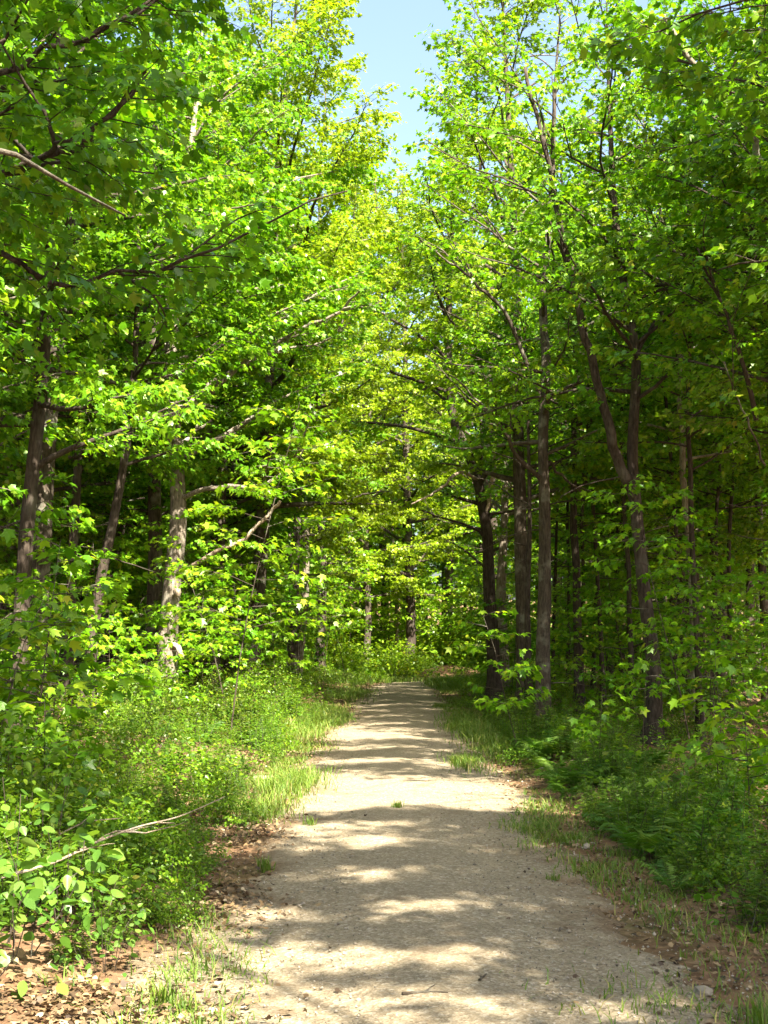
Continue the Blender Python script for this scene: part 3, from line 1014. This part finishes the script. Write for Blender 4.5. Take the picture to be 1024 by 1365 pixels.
def zone(x, y):
    if y > 52 and abs(x - 1) < 7:
        return ('far tree closing the view at the end of the track', 'trees beyond the end of the track')
    s = 'left' if x < .3 else 'right'
    if y < 14 and e_out(x, y):
        return (f'tall tree out of the frame on the {s}, shading the near track', f'trees out of the frame on the {s}')
    e = abs(x - .3)
    if e < 6.2:
        return ((f'leafy tree lining the {s} verge of the track, farther half', f'far trees lining the {s} verge') if y > 30 else
                (f'leafy tree lining the {s} verge of the track, nearer half', f'near trees lining the {s} verge'))
    return ((f'slender shaded tree far back in the {s} woods', f'far trees inside the {s} woods') if y > 40 else
            (f'slender shaded tree in the nearer {s} woods', f'near trees inside the {s} woods'))


def forest():
    rng = np.random.default_rng(21)
    spots = []
    def ok(x, y, r):
        if abs(float(path_dist(np.array([x]), np.array([y]))[0])) < 2.7: return False
        for (a, b, c) in TAKEN:
            if math.hypot(a - x, b - y) < max(r, c): return False
        return True
    tries = 0
    while len(spots) < 250 and tries < 60000:
        tries += 1
        y = rng.uniform(9, 92)
        hw = y * .33 + 2.5
        x = rng.uniform(-hw, hw)
        # in view and clear of the track
        if y < 50 and abs(x - .4) < 4.7: continue
        if y < 24 and abs(x) < 5.0: continue
        pxx = 512 + x / y * F
        if (y < 27 and abs(pxx - 222) < 55) or (y < 25 and abs(pxx - 95) < 45) or (y < 23 and abs(pxx - 130) < 40): continue
        if 44 < y < 61 and -7 < x < 9: continue
        if 61 <= y < 72 and abs(x - 1) < 9: continue
        r = 1.55 if abs(x) < 12 else 2.0
        if y > 60: r = 2.6
        if not ok(x, y, r): continue
        TAKEN.append((x, y, r))
        spots.append((x, y))
    for k in range(9):
        spots.append((-8.5 + 2.3 * k + rng.normal(0, .4), 62 + 3.5 * (k % 3) + rng.normal(0, .5)))
    # unseen trees added for their shade: right of the frame, toward the sun, and a few on the left
    kinds = {}
    for (x, y, k) in SHADERS:
        kinds[len(spots)] = k
        spots.append((x, y))
    for i, (x, y) in enumerate(spots):
        if y > 50 and abs(x) < 9:
            k = int(rng.choice([0, 1, 3, 5]))
        else:
            k = int(rng.integers(0, 6))
        if 3.8 < x < 8.5 and 7 < y < 46 and rng.random() < .7: k = 6
        k = kinds.get(i, k)
        lab, grp = zone(x, y)
        s = rng.uniform(.85, 1.15)
        if 61 < y < 71 and abs(x - 1) < 11: k, s = (5, 1, 3)[i % 3], rng.uniform(1.55, 1.74)
        near_sun = i in kinds or (3.8 < x < 9 and 5 < y < 48)
        if near_sun and rng.random() < .5: k = 6
        k = kinds.get(i, k)
        tone = rng.uniform(.85, 1.15)
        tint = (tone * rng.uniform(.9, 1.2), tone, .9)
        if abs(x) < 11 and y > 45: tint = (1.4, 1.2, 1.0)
        loc = (x, y, gz1(x, y))
        if near_sun:
            BASE[0] = np.array(loc)
            GT, GL = grow_kind(k, 3000 + i)
            BASE[0] = None
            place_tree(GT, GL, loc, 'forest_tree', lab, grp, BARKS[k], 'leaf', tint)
            continue
        GT, GL = protos[k][1]
        src = next((r for q, r in PROTO if q == k), None)
        if src is None:
            bark = BARKS[k]
            src = place_tree(GT, GL, loc, 'forest_tree', lab, grp, bark, 'leaf', tint)
            src.rotation_euler.z = rng.uniform(0, 6.28)
            src.scale = (s, s, s * rng.uniform(.9, 1.1))
            PROTO.append((k, src))
        else:
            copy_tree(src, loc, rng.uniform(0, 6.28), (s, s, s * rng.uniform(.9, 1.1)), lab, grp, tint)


SHADERS = [(5.4, 1.6, 7), (5.8, -3.2, 7), (5.1, -.8, 7), (4.8, -6.5, 6), (6.4, 4.2, 7), (5.4, 12.0, 6), (7.4, -.6, 7), (-2.1, 3.4, 8), (-4.2, 4.6, 9), (-6, 2.0, 7), (4.7, -1.4, 10), (4.9, 2.6, 10)]
forest()

# ------------------------------------------------------------------ saplings, shrubs, ferns


def sapling_geo(seed, h, tiers, lsize, kind='maple', dens=26, reach=.9):
    rng = np.random.default_rng(seed)
    GT, GL = Geo(), Geo()
    pts = make_limb((0, 0, -.05), rng.uniform(0, 6.28), 1.45, h, rng, n=8, wob=.05, flat=0)
    tube(GT, pts, np.linspace(.004 + .0020 * h, .002, len(pts)), 6)
    for i in range(tiers):
        t = .3 + .7 * (i + rng.random() * .6) / tiers
        j = min(int(t * 8), 7)
        p = pts[j] + (pts[j + 1] - pts[j]) * (t * 8 - j)
        az = i * 2.4 + rng.normal(0, .4)
        L = reach * (1.15 - .7 * t) * rng.uniform(.7, 1.2)
        d = np.array([math.cos(az), math.sin(az), rng.uniform(.05, .4)])
        spray(GT, GL, p, d, L, rng, dens, lsize, kind, rtw=.006, jit=.35, spread=.2)
        if L > .6:
            for sg in (-1, 1):
                a2 = az + sg * rng.uniform(.4, .8)
                spray(GT, GL, p + d * L * .4, np.array([math.cos(a2), math.sin(a2), .1]), L * .6, rng, dens, lsize, kind, rtw=.004, jit=.35, spread=.16)
    return GT, GL


def shrub_geo(seed, h, r, nst, lsize, kind, dens, jit=.6):
    rng = np.random.default_rng(seed)
    GT, GL = Geo(), Geo()
    for i in range(nst):
        az = rng.uniform(0, 6.28)
        q = r * rng.random() ** .6
        H = h * (1 - .45 * (q / r) ** 2) * rng.uniform(.6, 1.15)
        p0 = np.array([.35 * q * math.cos(az), .35 * q * math.sin(az), -.04])
        p1 = np.array([q * math.cos(az), q * math.sin(az), H])
        m = (p0 + p1) / 2 + rng.normal(0, .05, 3)
        pts = smooth_line(np.array([p0, m, p1]), 3)
        tube(GT, pts, np.linspace(.005, .002, len(pts)), 4)
        limb_sprays(GT, GL, pts, rng, 9, dens, lsize, kind, t0=.25, blen=.22, jit=jit, rtw=.002, spread=.1, twig=False)
    return GT, GL


def fern_plant(seed, n, L):
    rng = np.random.default_rng(seed)
    r = empty('fern', (0, 0, 0))
    r['category'] = 'fern'
    for i in range(n):
        G = Geo()
        az = i * 2 * PI / n + rng.normal(0, .25)
        l = L * rng.uniform(.65, 1.1)
        k = 19
        t = np.linspace(0, 1, k)
        ang = rng.uniform(.9, 1.3) - t * rng.uniform(.8, 1.5)
        rr = np.cumsum(np.cos(ang)) * l / k
        zz = np.cumsum(np.sin(ang)) * l / k
        wv = rng.normal(0, .12) * t ** 2 * l
        pts = np.stack([rr * math.cos(az) - wv * math.sin(az), rr * math.sin(az) + wv * math.cos(az), zz - .02], 1)
        tube(G, pts[::2], np.linspace(.004, .001, len(pts[::2])), 3, cap=False)
        d = np.gradient(pts, axis=0)
        d /= np.linalg.norm(d, axis=1)[:, None]
        sd = np.cross(d, UP)
        sd /= np.linalg.norm(sd, axis=1)[:, None] + 1e-9
        nn = np.cross(sd, d)
        w = l * .24 * np.sin(PI * np.clip(t * .92 + .1, 0, 1)) ** .8 * rng.uniform(.8, 1.15, k)
        for sg in (-1, 1):
            q = slice(3, None)
            m = len(t[q])
            leaves(G, pts[q], sg * sd[q] + .45 * d[q] + rng.normal(0, .1, (m, 3)), nn[q] + rng.normal(0, .2, (m, 3)), w[q], 'narrow', rng, droop=.4,
                   rnd=np.clip(rng.random() + rng.normal(0, .12, m), 0, 1))
        link('frond', G.mesh('frond', M['fern']), r)
    return r


def weed_geo(seed, n, h, r, lsize):
    """upright stalks set with narrow leaves all the way up"""
    rng = np.random.default_rng(seed)
    GT, GL = Geo(), Geo()
    for i in range(n):
        az, q = rng.uniform(0, 6.28), r * rng.random() ** .5
        H = h * rng.uniform(.5, 1.1)
        p0 = np.array([q * math.cos(az), q * math.sin(az), -.03])
        ln = make_limb(p0, rng.uniform(0, 6.28), rng.uniform(1.2, 1.55), H, rng, n=6, wob=.07, flat=.15)
        tube(GT, ln, np.linspace(.004, .0015, len(ln)), 4)
        m = int(H * 75)
        t = rng.uniform(.12, 1, m) * 5.99
        j = t.astype(int)
        P = ln[j] + (ln[j + 1] - ln[j]) * (t - j)[:, None]
        Dr = rand_dir(rng, m, .2) + np.array([0, 0, .55])
        leaves(GL, P, Dr, UP + rng.normal(0, .4, (m, 3)), lsize * rng.uniform(.6, 1.2, m) * (1.25 - .6 * t / 6), 'narrow', rng, droop=.6)
    return GT, GL


def plant(name, cat, GT, GL, leaf, bark, parts=('stem', 'foliage')):
    r = empty(name, (0, 0, 0))
    r['category'] = cat
    link(parts[0], GT.mesh(parts[0], M[bark], True), r)
    link(parts[1], GL.mesh(parts[1], M[leaf]), r)
    return r


class Kind:
    """a kind of plant with a few varieties; the first spot moves the variety itself, later spots copy it"""
    def __init__(s, variants):
        s.v, s.used = variants, [False] * len(variants)

    def put(s, k, x, y, rz, sc, label, group=None, tint=(1, 1, 1), sink=0.0):
        k %= len(s.v)
        src = s.v[k]
        loc = (x, y, gz1(x, y) - sink)
        if not s.used[k]:
            s.used[k] = True
            src.location, src.rotation_euler, src.scale = loc, (0, 0, rz), sc
            src['label'] = label
            if group: src['group'] = group
            for c in src.children:
                c.color = (*tint, 1)
            return src
        r = src.copy()
        COL.objects.link(r)
        r.location, r.rotation_euler, r.scale = loc, (random.gauss(0, .06), random.gauss(0, .06), rz), sc
        r['label'] = label
        if group: r['group'] = group
        elif 'group' in r: del r['group']
        for ch in src.children:
            c = ch.copy()
            COL.objects.link(c)
            c.parent = r
            c.color = (*tint, 1)
        return r


SAP = Kind([plant('maple_sapling', 'sapling', *sapling_geo(600 + i, h, t, .12, dens=d, reach=rc), 'leaf', 'stem')
            for i, (h, t, d, rc) in enumerate(((2.2, 13, 20, .9), (3.4, 18, 20, 1.2), (1.3, 9, 20, .7), (5.0, 24, 18, 1.5), (1.7, 9, 22, .8)))])
SHR = Kind([plant('shrub', 'shrub', *shrub_geo(620 + i, h, r, n, ls, kd, dn), 'shrub', 'stem')
            for i, (h, r, n, ls, kd, dn) in enumerate(((.85, .6, 22, .058, 'ovate', 30), (.6, .55, 22, .045, 'small', 40), (1.05, .7, 20, .078, 'ovate', 22), (.75, .6, 18, .07, 'lobed', 22)))])
BRD = Kind([plant('broad_leaved_bush', 'shrub', *shrub_geo(640 + i, h, r, n, ls, 'ovate', dn, .45), 'round', 'stem')
            for i, (h, r, n, ls, dn) in enumerate(((.8, .55, 13, .085, 12), (.6, .5, 10, .08, 12)))])
FRN = Kind([fern_plant(660 + i, n, l) for i, (n, l) in enumerate(((10, .75), (8, .6), (11, .85)))])
WED = Kind([plant('weed', 'weed', *weed_geo(680 + i, n, h, r, ls), 'fern', 'stem') for i, (n, h, r, ls) in enumerate(((16, .65, .3, .10), (22, .5, .35, .075), (12, .85, .3, .11)))])


SHOWN = ((222, 27, 1.0), (725, 25, 1.0), (862, 21.5, .7), (652, 34, .7), (128, 23, .4), (398, 45, .8), (546, 58, 1.0), (489, 57, .8))


def hides(pxx, y, r, rng):
    """would a young tree here stand before one of the trunks that show plainly"""
    return any(y < Y and abs(pxx - P) < 16 + r * F / y and rng.random() < pr for P, Y, pr in SHOWN)


def undergrowth():
    rng = np.random.default_rng(31)
    def lbl(kind, x, y, s):
        d = 'nearest the viewer' if y < 13 else ('along the middle stretch' if y < 26 else 'at the far stretch')
        return f'{kind} {s} of the track, {d}', f'{kind} plants {s} of the track {d}'
    # shrubs
    n = 0
    used = []
    tries = 0
    while n < 235 and tries < 20000:
        tries += 1
        y = 7.2 + 45 * rng.random() ** 1.15
        side = -1 if rng.random() < .58 else 1
        off = 1.6 + abs(rng.normal(0, 1)) * (1.5 + .05 * y)
        x = np.interp(y, CLS[:, 1], CLS[:, 0]) + side * off
        if abs(x) > y * .32 + .6: continue
        if side < 0 and y < 7.6: continue
        if side > 0 and y < 14 and (off < 2.4 or rng.random() < .6): continue
        if any(math.hypot(a - x, b - y) < .42 for a, b in used): continue
        used.append((x, y))
        s = rng.uniform(.5, 1.0) * min(1, .4 + .3 * (off - 1.5)) * (1.0 if side < 0 else .85)
        l, g = lbl('small leaved shrub', x, y, 'left' if side < 0 else 'right')
        tn = rng.uniform(.65, 1.25)
        SHR.put(int(rng.integers(0, 4)), x, y, rng.uniform(0, 6.28), (s, s, s * rng.uniform(.8, 1.15)), l, g, (tn * rng.uniform(.95, 1.15), tn, rng.uniform(.6, 1.6)))
        n += 1
    # bushes across the end of the track
    for i in range(26):
        x, y = rng.uniform(-4, 4.5), rng.uniform(50.2, 56)
        if abs(float(path_dist(np.array([x]), np.array([y]))[0])) < 1.9: continue
        s = rng.uniform(1.0, 1.8)
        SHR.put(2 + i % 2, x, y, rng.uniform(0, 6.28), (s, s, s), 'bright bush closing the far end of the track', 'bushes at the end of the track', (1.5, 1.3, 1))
    for i in range(44):
        x, y = rng.uniform(-4, 6), rng.uniform(45.5, 57)
        ad = abs(float(path_dist(np.array([x]), np.array([y]))[0]))
        if ad < 1.55 or ad > 4.5: continue
        s = rng.uniform(.4, .75)
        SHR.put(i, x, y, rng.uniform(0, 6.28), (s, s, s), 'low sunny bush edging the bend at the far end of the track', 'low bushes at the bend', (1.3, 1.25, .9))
    for i in range(60):
        x, y = rng.uniform(-13, 12), rng.uniform(58, 82)
        if abs(float(path_dist(np.array([x]), np.array([y]))[0])) < 2.2: continue
        s = rng.uniform(1.6, 3.0)
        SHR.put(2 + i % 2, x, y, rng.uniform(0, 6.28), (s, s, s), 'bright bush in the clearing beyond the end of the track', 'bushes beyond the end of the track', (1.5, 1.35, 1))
    for i in range(44):   # the thick band beside the near track
        side = -1 if i < 38 else 1
        y = rng.uniform(7.7, 12.5)
        off = rng.uniform(1.5, 3.4) if side < 0 else rng.uniform(1.9, 3.2)
        x = np.interp(y, CLS[:, 1], CLS[:, 0]) + side * off
        s = rng.uniform(.4, .75) * min(1, .5 + .35 * (off - 1.5))
        l, g = lbl('small leaved shrub', x, y, 'left' if side < 0 else 'right')
        SHR.put(int(rng.integers(0, 4)), x, y, rng.uniform(0, 6.28), (s, s, s * rng.uniform(.8, 1.15)), l, g, (1.0, 1.0, .9))
    # saplings in the woods
    n = 0
    while n < 175:
        y = 10 + 46 * rng.random()
        side = -1 if rng.random() < .46 else 1
        off = 2.6 + abs(rng.normal(0, 1)) * (2.0 + .09 * y)
        x = np.interp(y, CLS[:, 1], CLS[:, 0]) + side * off
        if abs(x) > y * .33 + .5: continue
        pxx = 512 + x / y * F
        if hides(pxx, y, .62, rng): continue
        k = int(rng.choice([0, 1, 1, 2, 3, 3, 4])) if y > 17 else int(rng.choice([0, 2, 4]))
        s = rng.uniform(.8, 1.2)
        l, g = lbl('young maple sapling', x, y, 'left' if side < 0 else 'right')
        SAP.put(k, x, y, rng.uniform(0, 6.28), (s, s, s), l, g, (rng.uniform(.9, 1.25), rng.uniform(.95, 1.15), .9))
        n += 1
    for i in range(50):
        x, y = rng.uniform(-9, 8), rng.uniform(52, 70)
        if abs(float(path_dist(np.array([x]), np.array([y]))[0])) < 2.2: continue
        if hides(512 + x / y * F, y, .7, rng): continue
        s = rng.uniform(.9, 1.5)
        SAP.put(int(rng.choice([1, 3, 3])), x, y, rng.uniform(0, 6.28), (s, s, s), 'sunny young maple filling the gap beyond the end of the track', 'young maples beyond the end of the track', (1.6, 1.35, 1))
    # the ones the photo shows plainly: (px of foot, distance, variety, scale, label)
    for px, Y, k, s, l in ((690, 18.5, 0, 1.0, 'bright maple sapling overhanging the right edge before the grey trunk'),
                           (795, 15.5, 2, .9, 'low sunlit maple sapling above the ferns on the right'),
                           (850, 16.5, 4, .9, 'spreading maple sapling in the right shade beside the twin stems'),
                           (960, 13.5, 4, 1.0, 'maple sapling at the right photo edge over dark ground'),
                           (985, 10.8, 2, .9, 'thin sapling with a single round leafed top, right foreground'),
                           (225, 19.0, 0, .72, 'leafy young maple in front of the thick grey trunk'),
                           (60, 16.0, 0, 1.15, 'big bright sapling above the shrubs at the left edge'),
                           (130, 18.0, 1, .8, 'tall pale sapling under the leaning dark trunk'),
                           (20, 12.5, 4, 1.0, 'small bright sapling low at the left edge'),
                           (330, 33, 3, 1.0, 'sunny sapling beside the track, far left verge'),
                           (400, 39, 3, .9, 'spreading layered young maple over the far left verge')):
        x = (px - 512) / F * Y
        SAP.put(k, x, Y, rng.uniform(0, 6.28), (s, s, s), l, None, (1.15, 1.1, .9))
    # broad leaved bush in the left foreground
    for px, Y, k, s, l in ((20, 6.9, 0, 1.0, 'round leaved bush in the lower left corner'), (95, 7.4, 1, .85, 'low round leaved bush under the bare stick'),
                           (-30, 6.2, 1, .9, 'round leaved bush cut by the left edge'), (150, 6.75, 1, .5, 'small sunny round leaved plant at the litter edge'),
                           (45, 8.4, 0, .9, 'round leaved bush behind the bare stick')):
        x = (px - 512) / F * Y
        BRD.put(k, x, Y, rng.uniform(0, 6.28), (s, s, s), l)
    # ferns
    for i in range(28):
        y = 7.8 + 14 * rng.random()
        off = 1.75 + abs(rng.normal(0, .8))
        x = np.interp(y, CLS[:, 1], CLS[:, 0]) + off
        if x > y * .31: continue
        s = rng.uniform(.6, 1.0)
        FRN.put(int(rng.integers(0, 3)), x, y, rng.uniform(0, 6.28), (s, s, s), 'feathery fern on the right verge', 'ferns on the right verge', (.95, 1, .9))
    for i in range(10):
        y = 8.5 + 16 * rng.random()
        off = 2.2 + abs(rng.normal(0, .9))
        x = np.interp(y, CLS[:, 1], CLS[:, 0]) - off
        if -x > y * .31: continue
        s = rng.uniform(.5, .85)
        FRN.put(int(rng.integers(0, 3)), x, y, rng.uniform(0, 6.28), (s, s, s), 'fern among the shrubs on the left verge', 'ferns on the left verge', (1.1, 1.05, .9))

    # weeds
    for i in range(190):
        side = -1 if i % 3 == 0 else 1
        y = 6.6 + 22 * rng.random() ** 1.3
        off = 1.5 + abs(rng.normal(0, .9)) + (.3 if side > 0 else 0)
        x = np.interp(y, CLS[:, 1], CLS[:, 0]) + side * off
        if abs(x) > y * .31: continue
        s = rng.uniform(.45, .95) * (.6 if off < 2.0 else 1)
        l, g = lbl('upright narrow leaved weed', x, y, 'left' if side < 0 else 'right')
        WED.put(int(rng.integers(0, 3)), x, y, rng.uniform(0, 6.28), (s, s, s), l, g, (rng.uniform(1, 1.4), rng.uniform(.95, 1.25), .9))


undergrowth()

# ------------------------------------------------------------------ small single things
def grass_tuft(px, py, h, n, label, seed):
    rng = np.random.default_rng(seed)
    x, y = px_ground(px, py)
    G = Geo()
    xx, yy = x + np.clip(rng.normal(0, .03, n), -.06, .06), y + np.clip(rng.normal(0, .035, n), -.07, .07)
    blades(G, xx, yy, h, rng, w=.0045, lean=.6)
    o = link('grass_tuft', G.mesh('grass_tuft', M['grass']))
    tag(o, label, 'grass tuft')


grass_tuft(530, 1074, .11, 90, 'small grass tuft alone in the middle of the sunlit gravel', 1)
grass_tuft(414, 1092, .10, 60, 'small grass tuft on the gravel near the left edge', 2)
grass_tuft(358, 1148, .12, 70, 'grass tuft at the left edge of the shaded gravel', 3)
grass_tuft(230, 1318, .16, 60, 'thin grass tuft in the sunny leaf litter', 4)
grass_tuft(258, 1325, .13, 40, 'wispy grass tuft at the corner of the gravel', 5)
grass_tuft(1000, 1345, .2, 70, 'grass tuft in the lower right corner', 6)
grass_tuft(735, 1162, .08, 40, 'tiny grass tuft on the shaded right gravel', 7)


def rock(px, py, sx, sy, sz, label, seed, tone=.85):
    rng = np.random.default_rng(seed)
    import bmesh
    bm = bmesh.new()
    bmesh.ops.create_icosphere(bm, subdivisions=3, radius=1)
    for v in bm.verts:
        n = v.co.copy()
        k = 1 + .12 * math.sin(3 * n.x + seed) + .1 * math.sin(4 * n.y + 2 * seed) + .08 * math.sin(7 * n.z + n.x * 5)
        v.co = Vector((n.x * sx * k, n.y * sy * k, max(n.z, -.4) * sz * k))
    me = bpy.data.meshes.new('rock')
    bm.to_mesh(me)
    bm.free()
    a = me.attributes.new('rnd', 'FLOAT', 'POINT')
    a.data.foreach_set('value', np.full(len(me.vertices), tone, np.float32))
    me.materials.append(M['stone'])
    o = link('rock', me)
    x, y = px_ground(px, py)
    o.location = (x, y, gz1(x, y) + sz * .2)
    tag(o, label, 'rock')


rock(776, 1118, .035, .03, .028, 'pale stone at the right edge of the gravel', 1, .75)
rock(352, 1031, .24, .07, .04, 'flat pale stone lying by the grass at the left edge', 2, .95)
rock(925, 1298, .05, .04, .03, 'small brown stone in the shade on the right verge', 3, .4)


def stick(pts, r0, r1, label, forks, seed, mat='wood'):
    rng = np.random.default_rng(seed)
    pts = smooth_line(np.array(pts), 5)
    G = Geo()
    tube(G, pts, np.linspace(r0, r1, len(pts)), 7, .05, rng)
    for (t, ang, L) in forks:
        q = int(t * (len(pts) - 2))
        d = pts[q + 1] - pts[q]
        d /= np.linalg.norm(d)
        f = make_limb(pts[q], math.atan2(d[1], d[0]) + ang, math.asin(d[2]) + rng.normal(0, .15), L, rng, n=6, wob=.08)
        tube(G, f, np.linspace(r0 * .6, .002, len(f)), 5)
    o = link('dead_branch', G.mesh('dead_branch', M[mat], True))
    tag(o, label, 'branch')


stick([at(-60, 1185, 7.0), at(65, 1152, 7.3), at(130, 1122, 7.6), at(185, 1102, 7.9), at(240, 1088, 8.2), at(300, 1062, 8.6)], .010, .003,
      'bare forked stick leaning over the shrubs in the left foreground', ((.45, .12, .9), (.55, -.2, .6), (.7, .4, .3), (.3, -.5, .25)), 1)
stick([at(80, 1112, 8.6), at(115, 1096, 8.7), at(160, 1091, 8.9)], .007, .003, 'thin bare twig above the long stick, left foreground', ((.5, .3, .2),), 2)


def ground_stick(px, py, L, az, label, seed):
    x, y = px_ground(px, py)
    p = []
    rng = np.random.default_rng(seed)
    for i in range(4):
        xx, yy = x + L * (i / 3 - .5) * math.cos(az), y + L * (i / 3 - .5) * math.sin(az) + rng.normal(0, .012)
        p.append((xx, yy, gz1(xx, yy) + .024))
    stick(p, .008, .003, label, ((.5, .6, L * .35),), seed, 'stem')


ground_stick(565, 1313, .22, .1, 'short dark twig lying across the near gravel', 11)
ground_stick(640, 1293, .12, 1.2, 'tiny dark twig on the shaded gravel', 12)
ground_stick(720, 1022, .5, .05, 'fallen stick along the right edge of the sunny gravel', 13)
ground_stick(300, 1362, .3, .1, 'dark twig at the lower edge of the picture on leaf litter', 14)

# ------------------------------------------------------------------ light, sky, camera
sd = Vector((math.sin(SUN_AZ) * math.cos(SUN_EL), -math.cos(SUN_AZ) * math.cos(SUN_EL), math.sin(SUN_EL)))
ld = bpy.data.lights.new('sun', 'SUN')
ld.energy = 5.0
ld.angle = math.radians(.5)
ld.color = (1, .92, .76)
lo = bpy.data.objects.new('sun', ld)
COL.objects.link(lo)
lo.rotation_euler = sd.to_track_quat('Z', 'Y').to_euler()
lo.location = sd * 60

w = bpy.data.worlds.new('World')
S.world = w
w.use_nodes = True
nt = w.node_tree
bg = nt.nodes['Background']
sky = nt.nodes.new('ShaderNodeTexSky')
sky.sky_type = 'NISHITA'
sky.sun_disc = False
sky.sun_elevation = SUN_EL
sky.sun_rotation = math.atan2(sd.x, sd.y)
sky.air_density = 1.0
sky.dust_density = 5.0
sky.ozone_density = 1.0
nt.links.new(sky.outputs[0], bg.inputs['Color'])
bg.inputs['Strength'].default_value = 0.072

cd = bpy.data.cameras.new('camera')
cam = bpy.data.objects.new('camera', cd)
COL.objects.link(cam)
cam.location = (0, 0, CAMZ)
cam.rotation_euler = (PI / 2 + PITCH, 0, 0)
cd.sensor_fit = 'VERTICAL'
cd.sensor_height = 36.0
cd.lens = 36.0 * F / 1365.0
cd.clip_start = .1
cd.clip_end = 600
S.camera = cam

S.view_settings.view_transform = 'Standard'
S.view_settings.look = 'None'
S.view_settings.gamma = 1
S.view_settings.exposure = 2.8
S.render.engine = 'CYCLES'
cy = S.cycles
cy.use_denoising = True
cy.max_bounces = 10
cy.diffuse_bounces = 5
cy.glossy_bounces = 2
cy.transmission_bounces = 5
cy.sample_clamp_indirect = 8
S.render.use_persistent_data = False
